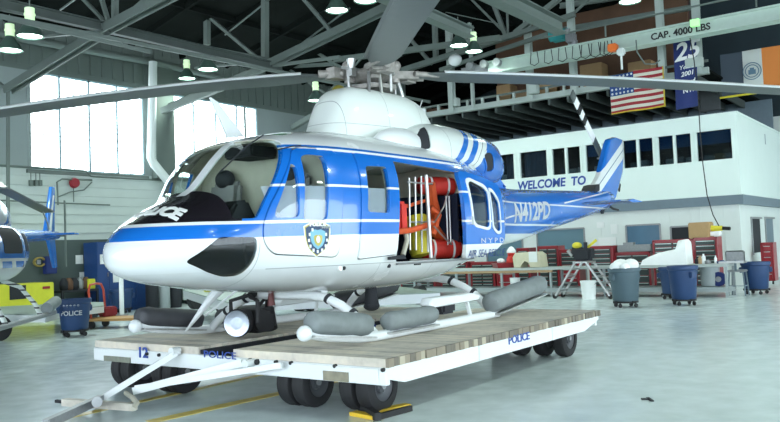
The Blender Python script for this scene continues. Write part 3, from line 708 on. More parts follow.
# ---- shop chair by the bench
t = thing('shop_stool', 'grey shop stool with a back beside the blue barrel', 'stool', P(739, 295.5, Z=0))
MB().box((0, 0, .62), (.42, .42, .05)).bev(.02).obj('seat', 'grey', t); MB().box((-.16, 0, .98), (.05, .46, .3)).bev(.03).obj('backrest', 'grey', t)
MB().bar((-.18, 0, .62), (-.18, 0, .9), .05, .03).obj('back_post', 'slab', t)
for x in (-.18, .18):
    for y_ in (-.18, .18): MB().bar((x*1.1, y_*1.1, 0), (x*.9, y_*.9, .6), .03, .03).obj('leg', 'slab', t)
MB().bar((-.19, -.19, .25), (-.19, .19, .25), .02, .02).bar((-.19, -.19, .25), (.19, -.19, .25), .02, .02).obj('footrest', 'slab', t)
# ---- wheeled ladder stand with a machine on it
q = P(577, 300, Z=0)
t = thing('ladder_stand', 'wheeled folding ladder stand in front of the bench', 'stand', (19.6, q.y, 0))
for s_ in (-1, 1):
    for x in (0, .5):
        MB().bar((x, s_*.75, .08), (x, s_*.16, .95), .05, .05).obj('rail', 'alu', t)
    for k_ in range(4):
        f_ = .15+k_*.22; yy = s_*(.75-.59*f_); MB().bar((0, yy, .08+.87*f_), (.5, yy, .08+.87*f_), .08, .03).obj('rung', 'alu', t)
    for x in (0, .5): MB().cyl((x-.02, s_*.77, .06), (x+.02, s_*.77, .06), .06, n=12).obj('caster', 'black', t)
MB().box((.25, 0, .96), (.6, .4, .04)).obj('platform', 'alu', t)
t = thing('small_engine', 'greasy engine with yellow cap standing on the ladder stand', 'engine', (19.85, q.y, .985))
MB().box((0, 0, .16), (.4, .45, .3)).bev(.05).cyl((0, -.25, .2), (0, .3, .25), .14).cyl((-.1, -.1, .3), (-.1, -.1, .5), .05).obj('block', 'dark', t)
MB().ball((0, .18, .42), .13, (1, 1, .7)).obj('cap', 'yellow', t); MB().cyl((0, -.1, .35), (.05, -.35, .55), .035).obj('pipe', 'yellow', t); MB().cyl((-.1, .28, .15), (-.1, .4, .3), .05).obj('filter', 'alu', t)

# ================================================================== FLATBED HELICOPTER DOLLY
DZ = .581; DX0, DX1, DY0, DY1 = 5.42, 10.26, 4.06, 8.40
GAP0 = P(235, 349, Z=DZ).y; GAP1 = P(199, 347, Z=DZ).y
t = thing('helicopter_dolly', 'long flat white-framed dolly with a worn plank deck under the large helicopter', 'dolly', (DX0, DY0, 0))
D = lambda x, y, z: (x-DX0, y-DY0, z)
g = NG('worn_deck_planks', .75, 0)
pl = g.op('FRACT', g.op('MULTIPLY', g.x, 1/.085)); gap = g.op('MAXIMUM', g.lt(pl, .03), g.gt(pl, .985))
wn = g.nt.nodes.new('ShaderNodeTexWhiteNoise'); wn.noise_dimensions = '1D'; g.nt.links.new(g.op('FLOOR', g.op('MULTIPLY', g.x, 1/.085)), wn.inputs['W'])
n1 = g.noise(2.2, 6); n2 = g.noise(14, 6)
rp = g.nt.nodes.new('ShaderNodeValToRGB'); g.nt.links.new(g.op('ADD', g.op('MULTIPLY', n1, .6), g.op('ADD', g.op('MULTIPLY', n2, .25), g.op('MULTIPLY', wn.outputs[0], .18))), rp.inputs[0])
rp.color_ramp.elements[0].position = .35; rp.color_ramp.elements[0].color = (.38, .35, .30, 1)
rp.color_ramp.elements[1].position = .68; rp.color_ramp.elements[1].color = (.74, .66, .54, 1)
e = rp.color_ramp.elements.new(.5); e.color = (.58, .53, .46, 1)
ecol = g.nt.nodes.new('ShaderNodeValToRGB'); g.nt.links.new(wn.outputs[0], ecol.inputs[0]); ecol.color_ramp.interpolation = 'CONSTANT'
ecol.color_ramp.elements[0].color = (.07, .055, .04, 1); ecol.color_ramp.elements[1].position = .45; ecol.color_ramp.elements[1].color = (.17, .135, .09, 1)
e = ecol.color_ramp.elements.new(.8); e.color = (.34, .30, .22, 1)
DECK = g.layers((0, 0, 0), (g.op('ADD', 0.0, 1.0), rp.outputs[0]), (g.op('MULTIPLY', gap, .55), (.06, .05, .04)), (g.op('MULTIPLY', g.lt(g.y, .035), .8), ecol.outputs[0]))
for i, (ya, yb) in enumerate(((DY0, GAP0), (GAP1, DY1))):
    b = MB(); x = DX0
    while x < DX1-.02:
        b.box2(D(x+.003, ya+random.uniform(0, .02), DZ-.075), D(min(x+.082, DX1), yb, DZ)); x += .085
    b.obj('deck', DECK, t)
MB().box2(D(DX0+.02, GAP1-.05, DZ-.22), D(DX1, GAP1-.005, DZ-.03)).box2(D(DX0+.1, GAP0+.02, DZ-.22), D(DX1, GAP0+.06, DZ-.08)).obj('inner_rail', 'dark', t)
# outer white frame: front channel, tapered side rails
b = MB().box2(D(DX0-.03, DY0+.01, DZ-.225), D(DX0+.03, DY1-.02, DZ-.075)).bev(.008, 1); b.obj('front_beam', 'white', t)
b = MB().box2(D(DX0-.05, DY0+.08, DZ-.215), D(DX0-.03, P(292, 358, X=DX0).y, DZ-.085)); b.obj('front_plate', 'white', t)
for y in (DY0+.015, DY1-.1):
    pf = [(0, -.075), (0, -.17), (.25, -.235), (DX1-DX0-.55, -.225), (DX1-DX0-.06, -.12), (DX1-DX0-.06, -.075)]
    b = MB().prism([(x, z+DZ) for x, z in pf], y-DY0, y-DY0+.06, 'xz'); b.obj('side_rail', 'white', t)
    for x in (1.55, 3.3): MB().box2((x, y-DY0-.015, DZ-.225), (x+.05, y-DY0, DZ-.075)).obj('rail_stiffener', 'white', t)
MB().box2(D(DX1-.1, DY0+.05, DZ-.2), D(DX1-.04, DY1-.05, DZ-.075)).obj('rear_beam', 'white', t)
b = MB()
for x in (6.2, 7.2, 8.2, 9.2): b.box2(D(x, DY0+.1, DZ-.18), D(x+.08, DY1-.1, DZ-.08))
b.obj('cross_member', 'grey', t)
def frontpt(x, y): q = P(x, y, X=DX0-.04); return V(D(DX0-.034, q.y, q.z))
q = frontpt(137, 357); lettering('12', .16, q, (0, -1, 0), (0, 0, 1), 'bluetext', t, bold=.004, xs=1.2)
q = frontpt(203, 357.2); lettering('POLICE', .10, q, (0, -1, 0), (0, 0, 1), 'bluetext', t, bold=.001, xs=1.5, ext=.002)
q = P(507, 344.5, Y=DY0+.03); lettering('POLICE', .12, D(q.x, DY0+.012, q.z), (1, 0, 0), (0, 0, 1), 'bluetext', t, bold=.002, xs=1.3)
MB().box2(D(DX0-.045, P(133, 350, X=DX0).y, DZ-.22), D(DX0-.034, P(107, 350, X=DX0).y, DZ-.16)).obj('worn_patch', mat('chipped_primer', (.20, .21, .17), .8, noise=.4, nscale=15), t)
for x0, x1, c_ in ((327, 352, (.24, .22, .16)), ):
    MB().box2(D(DX0-.06, P(x1, 367, X=DX0).y, DZ-.215), D(DX0-.05, P(x0, 367, X=DX0).y, DZ-.13)).obj('worn_patch', mat('rusty_scuff', c_, .8, noise=.4, nscale=15), t)
b = MB()
for x, y in ((147, 354), (159, 355), (276, 362), (291, 363), (250, 361), (257, 362), (335, 366), (383, 370)):
    q = frontpt(x, y); MB().cyl(q+V((.01, 0, 0)), q+V((-.02, 0, 0)), .028 if x in (250, 257) else .018, n=10).obj('bolt', 'black', t)
def dwheel(x, y, spacing, ang=0, w=.17, r=.245, dual=2, name='caster'):
    """twin-tyre caster: thing part with tyres as sub-parts"""
    c = MB().box((0, 0, .44-.0), (.25, .25, .05)).bar((.0, 0, .43), (.0, 0, .245), .06, .12)
    c.cyl((0, -spacing/2-w/2, r), (0, spacing/2+w/2, r), .03)
    c = c.obj(name, 'grey', t); c.location = D(x, y, 0); c.rotation_euler.z = ang
    for s_ in ([-1, 1] if dual == 2 else [0]):
        yy = s_*spacing/2; rr = r
        prof = [(rr*.58, -w/2), (rr*.86, -w/2), (rr*.96, -w*.42), (rr, -w*.25), (rr*.985, -w*.08), (rr*.985, w*.08), (rr, w*.25), (rr*.96, w*.42), (rr*.86, w/2), (rr*.58, w/2)]
        tb = MB(); f = [[tb.bm.verts.new((r_*cos(2*pi*k/32), yy+z_, rr+r_*sin(2*pi*k/32))) for k in range(32)] for r_, z_ in prof]; tb.skin(f, caps=False); f2 = f[0], f[-1]
        ty = tb.obj('tyre', 'black', c)
        rb = MB()
        for sg in (-1, 1):
            pr = [(rr*.60, sg*w*.42), (rr*.52, sg*w*.30), (rr*.30, sg*w*.22), (rr*.26, sg*w*.36), (rr*.10, sg*w*.40)]
            ff = [[rb.bm.verts.new((r_*cos(2*pi*k/24), yy+z_, rr+r_*sin(2*pi*k/24))) for k in range(24)] for r_, z_ in pr]; rb.skin(ff, caps=False); rb.bm.faces.new(ff[-1])
            for k in range(5): a_ = k*2*pi/5; rb.cyl((rr*.2*cos(a_), yy+sg*w*.3, rr+rr*.2*sin(a_)), (rr*.2*cos(a_), yy+sg*w*.42, rr+rr*.2*sin(a_)), .012, n=6)
        rb.obj('wheel_rim', mat('wheel_rim_dark', (.085, .09, .10), .5, .2, noise=.2), c)
    return c
XA = P(375, 411, Z=0).x-.0
for x, y in ((382, 412), (318, 407)):
    q = P(x-6, y, Z=0); dwheel(q.x+.02, q.y+.09, .20, 0)
for x, y in ((184, 393), (142, 388)):
    q = P(x, y, Z=0); dwheel(q.x, q.y+.10, .19, 0)
q = P(567, 356.5, Z=0); dwheel(q.x, q.y+.17, .30)
q = P(512, 355, Z=0); dwheel(9.72, q.y+(9.72-q.x)*.62, .3)
# tow bar
def TB(x, y, z): return V(P(x, y, Z=z))-V((DX0, DY0, 0))
hitch = TB(101, 399, .12)
b = MB().bar(frontpt(246, 362)+V((-.05, 0, 0)), TB(134, 391, .17), .045, .075).bar(frontpt(286, 362)+V((-.06, 0, -.02)), TB(136, 388, .20), .04, .055); b.obj('tow_bar_arm', 'white', t)
b = MB().bar(frontpt(180, 352)+V((-.05, 0, 0)), hitch, .04, .06); b.obj('tow_bar_arm', 'white', t)
MB().cyl(frontpt(180, 351)+V((0, .03, 0)), frontpt(180, 351)+V((-.1, .03, 0)), .045).obj('tow_pivot', 'white', t)
MB().cyl(frontpt(254, 363)+V((0, .03, 0)), frontpt(254, 363)+V((-.1, .03, 0)), .04).obj('tow_pivot', 'white', t)
b = MB().bar(TB(64, 402, .10), TB(135, 407, .09), .07, .07); b.obj('tow_handle', mat('chipped_white_paint', (.52, .48, .42), .6, noise=.35, nscale=12), t)
MB().bar(hitch, TB(46, 424, .06), .07, .08).cyl(TB(97, 402, .06), TB(97, 402, .18), .05).obj('tow_tongue', 'grey', t)
MB().tube([TB(126, 393, .16), TB(132, 397, .16), TB(137, 403, .14), TB(133, 409, .10)], .025, 8).obj('tow_latch', 'beige', t)
MB().bar(TB(64, 402, .09), TB(56, 401, .09), .03, .03).obj('tow_pin', 'dark', t)
# wheel chock
q = P(384, 414, Z=0)
t2 = thing('wheel_chock', 'yellow and black wheel chock wedged under the nearest dolly wheel', 'wheel chock', (q.x, q.y, 0))
def CK(x, y, z): return V(P(x, y, Z=z))-V((q.x, q.y, 0))
MB().bar(CK(353, 413, .02), CK(380, 418, .02), .09, .035).bar(CK(372, 412, .02), CK(408, 405, .02), .09, .03).obj('wedge', 'yellowp', t2)
MB().bar(CK(361, 407, .04), CK(378, 417, .04), .06, .07).bar(CK(378, 417, .03), CK(411, 408, .03), .04, .05).obj('rubber_face', 'black', t2)

# ================================================================== THE LARGE HELICOPTER
HX, HY = 4.14, 6.22
ST = [ # x, half width, widest z, bottom, top, top exponent, bottom exponent
 (0.06, .03, .975, .96, .99, 2, 2), (.08, .13, .98, .885, 1.07, 2, 2), (.12, .22, .985, .83, 1.13, 2, 2), (.20, .34, .99, .78, 1.21, 2.05, 2), (.33, .46, 1.01, .735, 1.30, 2.1, 2.05),
 (.48, .58, 1.03, .70, 1.38, 2.15, 2.1), (.64, .68, 1.05, .67, 1.455, 2.2, 2.15), (.82, .74, 1.06, .645, 1.53, 2.25, 2.2), (.97, .80, 1.07, .62, 1.62, 2.35, 2.25), (1.15, .88, 1.08, .60, 1.80, 2.8, 2.35),
 (1.32, .96, 1.08, .58, 1.975, 3.5, 2.5), (1.50, 1.04, 1.08, .56, 2.12, 3.7, 2.6), (1.68, 1.10, 1.08, .545, 2.19, 3.6, 2.7), (1.95, 1.175, 1.08, .52, 2.25, 3.3, 2.8), (2.3, 1.21, 1.08, .50, 2.29, 3.2, 2.9), (2.6, 1.22, 1.08, .48, 2.31, 3.1, 3), (3.4, 1.22, 1.08, .47, 2.32, 3.0, 3),
 (4.1, 1.215, 1.09, .50, 2.31, 2.9, 2.9), (4.6, 1.17, 1.12, .56, 2.29, 2.8, 2.6), (5.2, 1.02, 1.2, .66, 2.27, 2.6, 2.3), (5.9, .78, 1.3, .78, 2.2, 2.4, 2.1), (6.5, .56, 1.38, .86, 2.05, 2.3, 2), (7.1, .44, 1.42, .91, 1.90, 2.2, 2),
 (7.6, .40, 1.44, .95, 1.87, 2.2, 2), (9.0, .32, 1.56, 1.15, 1.90, 2.2, 2), (10.5, .245, 1.68, 1.36, 1.94, 2.2, 2), (11.6, .19, 1.78, 1.53, 1.98, 2.2, 2), (12.3, .13, 1.85, 1.64, 2.0, 2.2, 2), (12.6, .05, 1.86, 1.76, 1.95, 2, 2)]
def sec(x, T=ST):
    if x <= T[0][0]: return T[0][1:]
    if x >= T[-1][0]: return T[-1][1:]
    i = max(k for k in range(len(T)-1) if T[k][0] <= x); x0, x1 = T[i][0], T[i+1][0]; u = (x-x0)/(x1-x0); h = x1-x0; out = []
    for c in range(1, len(T[0])):
        y0_, y1_ = T[i][c], T[i+1][c]; d = (y1_-y0_)/h
        dl = (y0_-T[i-1][c])/(x0-T[i-1][0]) if i > 0 else d; dr = (T[i+2][c]-y1_)/(T[i+2][0]-x1) if i+2 < len(T) else d
        m0 = 0 if dl*d <= 0 else 2*dl*d/(dl+d); m1 = 0 if dr*d <= 0 else 2*dr*d/(dr+d)
        if i == 0: m0 = d
        out.append((2*u**3-3*u*u+1)*y0_+(u**3-2*u*u+u)*h*m0+(-2*u**3+3*u*u)*y1_+(u**3-u*u)*h*m1)
    return out
def ring(x, off, n=72, T=ST, fl=None):
    hw, zw, zb, zt, nt_, nb = sec(x, T); hw = max(hw+off, .005); zt += off; zb -= off; pts = []
    for k in range(n):
        a_ = 2*pi*k/n; c_, s_ = cos(a_), sin(a_); e_ = nt_ if s_ >= 0 else nb
        y = hw*math.copysign(abs(c_)**(2/e_), c_); z = zw+((zt-zw) if s_ >= 0 else (zw-zb))*math.copysign(abs(s_)**(2/e_), s_)
        pts.append((x, y, z))
    return pts
def side_y(x, z, off=0, T=ST):
    hw, zw, zb, zt, nt_, nb = sec(x, T); H_ = (zt-zw+off) if z >= zw else (zw-zb+off); e_ = nt_ if z >= zw else nb
    return (hw+off)*max(0, 1-min(1, abs((z-zw)/H_))**e_)**(1/e_)
def top_z(x, y, off=0, T=ST):
    hw, zw, zb, zt, nt_, nb = sec(x, T); return zw+(zt-zw+off)*max(0, 1-min(1, abs(y)/(hw+off))**nt_)**(1/nt_)
def loft(x0, x1, off, step=.06, n=72, T=ST, bm=None, flip=False):
    b = MB() if bm is None else bm
    xs = []; x = x0
    while x < x1-1e-6: xs.append(x); x += step*(.35 if x < .5 else (1 if x < 2 else 2.2 if x < 5 else 4))
    xs.append(x1)
    b.skin([[b.bm.verts.new(p) for p in ring(x, off, n, T)] for x in xs]); return b
def raw(b):
    bmesh.ops.recalc_face_normals(b.bm, faces=b.bm.faces[:]); me = bpy.data.meshes.new('w'); b.bm.to_mesh(me); b.bm.free(); return me
def shell(o1, o2, x0, x1, T=ST):
    """closed skin between offsets o1 (outer) and o2 (inner)"""
    a = raw(loft(x0, x1, o1, T=T)); c = raw(loft(x0+max(.07, -o2*1.6), min(x1-.02, 12.15), o2, T=T))
    bm = bmesh.new(); bm.from_mesh(c); bmesh.ops.reverse_faces(bm, faces=bm.faces[:]); bm.from_mesh(a)
    me = bpy.data.meshes.new('w'); bm.to_mesh(me); bm.free(); return me
def cut(poly, y0, y1, r=.05): return raw(MB().prism(rounded(poly, r), y0, y1, 'xz'))
hl = thing('police_helicopter', 'large blue and white police helicopter standing on the dolly', 'helicopter', (HX, HY, DZ))
def NS(x, y, yy=-1.2): q = P(x, y, Y=HY+yy); return (q.x-HX, q.z-DZ)
def NH(x, y, off=0, s_=-1):
    """pixel to the skin of the near cabin side"""
    yy = -1.15
    for _ in range(12):
        lx, lz = NS(x, y, yy); yy = .5*yy+.5*s_*max(.45, side_y(lx, lz, off))
    return NS(x, y, yy)
# ---- livery
g = NG('police_livery', .22, .7)
zpos, xpos, ypos = g.z, g.x, g.op('ABSOLUTE', g.y)
dirt = g.noise(2.5, 5)
f_blue = g.gt(zpos, 1.105)
f_line = g.between(zpos, 1.232, 1.262)
f_black = g.AND(g.gt(zpos, 1.262), g.lt(xpos, g.op('ADD', g.op('MULTIPLY', zpos, .12), .80)), g.lt(xpos, 1.02))
f_winl = g.AND(g.between(zpos, 1.59, 1.615), g.gt(xpos, 1.2))
f_top = g.AND(g.gt(zpos, 1.985), g.lt(xpos, 5.6))
f_roofl = g.AND(g.between(zpos, 2.00, 2.03), g.gt(xpos, 1.4), g.lt(xpos, 4.9))
post = g.AND(g.lt(ypos, .075), g.gt(zpos, 1.5), g.lt(xpos, 1.8), g.gt(xpos, .85))
s_ = g.op('SUBTRACT', xpos, g.op('MULTIPLY', g.op('SUBTRACT', zpos, 2.1), 1.05))
f_s = g.AND(g.gt(zpos, 1.985), g.op('MAXIMUM', g.between(s_, 4.74, 4.90), g.op('MAXIMUM', g.between(s_, 5.06, 5.24), g.gt(s_, 5.52))), g.lt(xpos, 7.2))
# tail boom: white belly and thin line
tl = g.op('SUBTRACT', zpos, g.op('MULTIPLY', xpos, .115))
f_tb = g.AND(g.gt(xpos, 5.0), g.lt(tl, g.op('ADD', .19, 0.0)), g.gt(xpos, 5.0))
f_tl = g.AND(g.op('MAXIMUM', g.between(xpos, 6.6, 7.45), g.gt(xpos, 9.35)), g.between(tl, .565, .59))
seam = g.op('MAXIMUM', g.AND(g.between(zpos, .796, .803), g.gt(xpos, 1.2)), g.op('MAXIMUM', g.AND(g.between(xpos, 2.52, 2.526), g.lt(zpos, .8)), g.op('MAXIMUM', g.AND(g.between(xpos, 3.55, 3.556), g.lt(zpos, .8)), g.AND(g.between(xpos, 1.08, 1.086), g.lt(zpos, 1.1)))))
belly_grey = g.op('MULTIPLY', g.op('MULTIPLY', g.lt(zpos, .80), .30), g.noise(5, 6))  # mottled grey over the lower belly
LIV = g.layers(WHITE, (belly_grey, (.35, .36, .33)), (seam, (.35, .38, .38)), (f_blue, BLUE), (f_line, WHITE), (f_black, BLACK), (f_winl, WHITE), (f_top, WHITE), (f_roofl, BLUE), (post, WHITE), (f_s, BLUE), (f_tl, WHITE))
g.nt.links.new(g.op('ADD', g.op('MULTIPLY', dirt, .2), .14), g.b.inputs['Roughness'])
# ---- openings, outlines taken on the near cabin side
door = [NH(*p) for p in ((262, 226), (268, 207), (290, 149), (299, 146), (334, 150), (337, 258), (272, 255), (263, 243))]
tri = [NH(*p) for p in ((275, 211), (290, 163), (296.5, 168), (299, 217.5), (275, 217.5))]
dwin = [NH(*p) for p in ((299.5, 157), (305, 154.5), (322, 156), (325, 161), (327, 220), (303, 220))]
panel = [NH(*p) for p in ((351, 152), (390, 157), (396, 255), (356, 260))]
pwin = [NH(*p) for p in ((364, 166), (385, 167), (389, 213), (367, 212))]
ox0, ox1 = NS(392, 160)[0]+.01, NS(465, 172)[0]
opening_ = [(ox0, .80), (ox1, .79), (ox1, 1.87), (ox0, 1.93)]
sb, st_ = NH(257, 218), NH(283, 150)
wsh = [(sb[0]-.20, 1.285), (.93, 1.53), (.93, 1.70), (1.25, 2.12), (1.53, 2.14), (1.55, 2.07), (st_[0], st_[1]), (sb[0], 1.285)]
chin = [NH(*p) for p in ((219, 237), (257, 237), (257, 250), (250, 266), (238, 276), (222, 277), (206, 272), (184, 262), (199, 253), (211, 244))]
SIDES = ((-1.6, -.55), (.55, 1.6))
cs = []
for a_, c_ in ((-1.6, -.055), (.055, 1.6)): cs.append(cut(wsh, a_, c_, .03))
for a_, c_ in ((-1.6, -.30), (.30, 1.6)): cs.append(cut(chin, a_, c_, .05))
cs += [cut(opening_, -1.6, -.6, .05)]
for a_, c_ in SIDES:
    cs += [cut(door, a_, c_, .07), cut(panel, a_, c_, .05)]
rw = [[(1.66, s_*.18), (1.88, s_*.18), (1.88, s_*.60), (1.70, s_*.60)] for s_ in (-1, 1)]
cut_xy = lambda p: raw(MB().prism(rounded(p, .06), 1.9, 2.6, 'xy'))
cs += [cut_xy(p) for p in rw]
body = boolean(shell(0, -.035, .06, 12.6), cs)
fus = place(body, 'fuselage', LIV, hl, 28)
body.materials.append(A['beige'])
for p_ in body.polygons:
    c_ = p_.center
    if .55 < c_.x < 6 and p_.normal.dot(V((0, c_.y, c_.z-1.15))) < -.02: p_.material_index = 1
SDM = NG('slid_door_livery', .22, .7)
f1 = SDM.gt(SDM.z, NS(478, 244, -1.35)[1]); f2 = SDM.between(SDM.z, 1.165, 1.19); f3 = SDM.between(SDM.z, 1.06, 1.075)
SDM = SDM.layers(WHITE, (f1, BLUE), (SDM.between(SDM.z, 1.232, 1.258), WHITE), (SDM.AND(SDM.between(SDM.z, 1.59, 1.615), SDM.lt(SDM.x, 4.22)), WHITE))
def skinpart(name, poly, ys, o1, o2, m, parent, holes=(), r=.06, x0=.06, x1=5.6, ang=28, T=ST):
    me = boolean(shell(o1, o2, x0, x1, T), [cut(poly, *ys, r)], 'INTERSECT')
    if holes: me = boolean(me, [cut(h_, *ys, .05) for h_ in holes])
    o_ = place(me, name, m, parent, ang)
    if m in (LIV, SDM):
        me.materials.append(A['beige'])
        for p_ in me.polygons:
            c_ = p_.center
            if p_.normal.dot(V((0, c_.y, c_.z-1.15)).normalized()) < -.3: p_.material_index = 1
    return o_
def inset(poly, d):
    c = sum((V(p) for p in poly), V((0, 0)))/len(poly); return [tuple(V(p)+(c-V(p)).normalized()*d) for p in poly]
for ys in SIDES:
    cd = skinpart('crew_door', inset(door, .012), ys, .006, -.04, LIV, hl, (tri, dwin), .07)
    skinpart('window_pane', tri, ys, -.015, -.022, 'glass', cd); skinpart('window_pane', dwin, ys, -.015, -.022, 'glass', cd)
    pp = skinpart('cabin_panel', inset(panel, .010), ys, .012, -.03, LIV, hl, (pwin,), .05)
    skinpart('window_pane', pwin, ys, -.012, -.02, 'glass', pp)
    y_ = -1 if ys[0] < 0 else 1
    x, z = NH(337, 227); yy = y_*(side_y(x-.15, z)+.02); MB().box((x-.15, yy, z), (.12, .025, .025)).obj('door_handle', 'chrome', cd)
x, z = NS(324, 228); 
for ys in ((-1.6, -.045), (.045, 1.6)):
    w_ = skinpart('windshield', wsh, ys, -.008, -.018, 'windshield', hl, r=.03, x1=2.5)
for ys in ((-1.6, -.30), (.30, 1.6)): skinpart('chin_window', chin, ys, -.006, -.014, 'glassd', hl, r=.05, x1=2.5)
A['greenglass'] = glass('green_roof_glass', (.45, .75, .50))
for p in rw: place(boolean(shell(-.006, -.014, .9, 2.6), [cut_xy(p)], 'INTERSECT'), 'roof_window', 'greenglass', hl, 28)
A['cover'] = mat('pale_window_cover', (.50, .50, .56), .8, noise=.15)
for ys in SIDES[:1]:
    for w__ in (dwin, pwin, tri):
        zt_ = 1.60; lo = [(min(p[0] for p in w__)-.02, min(p[1] for p in w__)-.03), (max(p[0] for p in w__)+.02, min(p[1] for p in w__)-.03), (max(p[0] for p in w__)+.02, zt_), (min(p[0] for p in w__)-.02, zt_)]
        skinpart('window_cover', lo, ys, -.050, -.056, 'cover', hl, r=.02)
# slid-back cabin door
TD = [r_ if r_[0] < 4.0 else (r_[0], {4.1: 1.215, 4.6: 1.205, 5.2: 1.17, 5.9: 1.05}.get(r_[0], r_[1]))+tuple(r_[2:]) for r_ in ST]
TD = [(x_,)+tuple(v_)  if x_ < 4.2 else (x_, v_[0], 1.08, .47, 2.31, 2.9, 2.9) for x_, *v_ in TD]
sl0, sl1 = NS(468, 172, -1.35)[0]-.10, NS(504, 190, -1.32)[0]
sd = [(sl0, .78), (sl1-.3, .86), (sl1, 1.0), (sl1, 1.66), (sl1-.06, 1.74), (sl0+.45, 1.84), (sl0, 1.87)]
def NW(*ps): return [NS(x, y, -1.35) for x, y in ps]
wA = NW((471, 182), (474, 180), (487, 187), (490, 192), (490.5, 225), (488, 227), (477, 224), (474, 220)); wB = NW((492.5, 190), (496, 192), (501, 202), (502.5, 230), (499, 231), (494.5, 226))
slid = skinpart('sliding_door', sd, (-1.8, -.6), .13, .08, SDM, hl, (wA, wB), .10, x1=5.8, T=TD)
for w_ in (wA, wB):
    big = inset(w_, -.045)
    me = boolean(shell(.142, .125  , .3, 5.8, TD), [cut(big, -1.8, -.6, .08)], 'INTERSECT'); me = boolean(me, [cut(w_, -1.8, -.6, .05)])
    place(me, 'window_frame', 'white', slid, 28)
    me = boolean(shell(.115, .105  , .3, 5.8, TD), [cut(w_, -1.8, -.6, .05)], 'INTERSECT'); place(me, 'window_pane', 'glassd', slid, 28)
wm = wA
def on_hull(off, s_=-1): 
    def f(q, co): return V((q.x, s_*(side_y(q.x, q.z, off)+.004+co.z), q.z))
    return f
z = NS(474, 257.5, -1.35)[1]
def fitx(o_, xa_, xb_, off):
    dense(o_, .04)
    zs_ = [(v.co.x, v.co.y, v.co.z) for v in o_.data.vertices]; a_ = min(q[0] for q in zs_); w_ = max(q[0] for q in zs_)-a_
    for v, q in zip(o_.data.vertices, zs_): x_ = xa_+(q[0]-a_)/w_*(xb_-xa_); v.co = V((x_, -(side_y(x_, q[2], off, TD)+.004+abs(q[1])), q[2]))
fitx(lettering('AIR SEA RESCUE', .135, (0, 0, z), (1, 0, 0), (0, 0, 1), 'bluetext', slid, ext=.002), sl0+.05, sl1-.03, .135)
fitx(lettering('N Y P D', .09, (0, 0, NS(483, 243, -1.35)[1]), (1, 0, 0), (0, 0, 1), 'cloth', slid, ext=.002), sl0+.35, sl1-.08, .135)
MB().box((sl0+.12, -side_y(sl0+.12, 1.25, .13, TD)-.015, 1.25), (.05, .03, .10)).obj('door_handle', 'chrome', slid)
# door rail and roof gutter along the cabin roof edge
def edge_tube(off, z, x0, x1, r, s_): return [(x, s_*(side_y(x, z, off)), z+(-.0)) for x in [x0+(x1-x0)*k/24 for k in range(25)]]
for s_ in (-1, 1):
    MB().tube(edge_tube(.004, 1.985, 1.8, 4.6, .012, s_), .014, 6).obj('roof_gutter', 'white', hl)
    MB().tube(edge_tube(.02, .775, 2.8, 4.9, .012, s_), .013, 6).obj('door_track', 'grey', hl)
# nose lettering and badges
def on_nose(q, co):
    z = top_z(q.x, q.y, 0); return V((q.x, q.y, z+.004+co.z))
n0 = V((.52, -.10, 0))
lettering('POLICE', .19, (.40, .30, 0), (.10, -1, 0), (1, .10, 0), 'paper', fus, bold=.008, xs=1.15, fn=on_nose)
def badge(cx, cz, w_, h_, s_):
    pr = [(-.5, .38), (-.36, .44), (-.2, .5), (0, .46), (.2, .5), (.36, .44), (.5, .38), (.48, .1), (.42, -.12), (.28, -.32), (0, -.5), (-.28, -.32), (-.42, -.12), (-.48, .1)]
    def pl(k, off): return [(cx+x*w_*k, cz+z*h_*k+off) for x, z in pr]
    o = None
    for k, th, m_, of in ((1.06, .004, 'cloth', 0), (1.0, .006, 'badgegold', 0), (.93, .008, 'badgeblue', 0), (.60, .010, 'badgelight', 0), (.34, .012, 'badgegold', -.01)):
        b = MB(); rr_ = []
        for dz in (0.0, th): rr_.append([b.bm.verts.new((x, s_*(side_y(x, z)+.006+dz), z)) for x, z in pl(k, of)])
        b.skin(rr_); q = b.obj('police_badge' if o is None else 'badge_field', m_, cd if o is None else o); o = o or q
    ticks = MB()
    for k in range(10):
        a_ = 2.2+k*.5; x, z = cx+cos(a_)*w_*.36, cz+sin(a_)*h_*.36; ticks.box((x, s_*(side_y(x, z)+.016), z), (.022, .006, .03))
    ticks.ball((cx, s_*(side_y(cx, cz)+.018), cz), .03, (1, .3, 1.2), 8).obj('badge_lettering', 'cloth', o)
    lettering('POLICE', .052, (cx, 0, cz+h_*.40), (1 if s_ < 0 else -1, 0, 0), (0, 0, 1), 'cloth', o, align='CENTER', bold=.002, fn=on_hull(.014, s_), name='badge_lettering')
A['badgegold'] = mat('badge_gold', (.50, .42, .10), .5); A['badgeblue'] = mat('badge_navy', (.02, .05, .12), .5); A['badgelight'] = mat('badge_light_blue', (.18, .42, .55), .5)
bx, bz_ = NH(317, 239.5); badge(bx, bz_, .27, .33, -1)
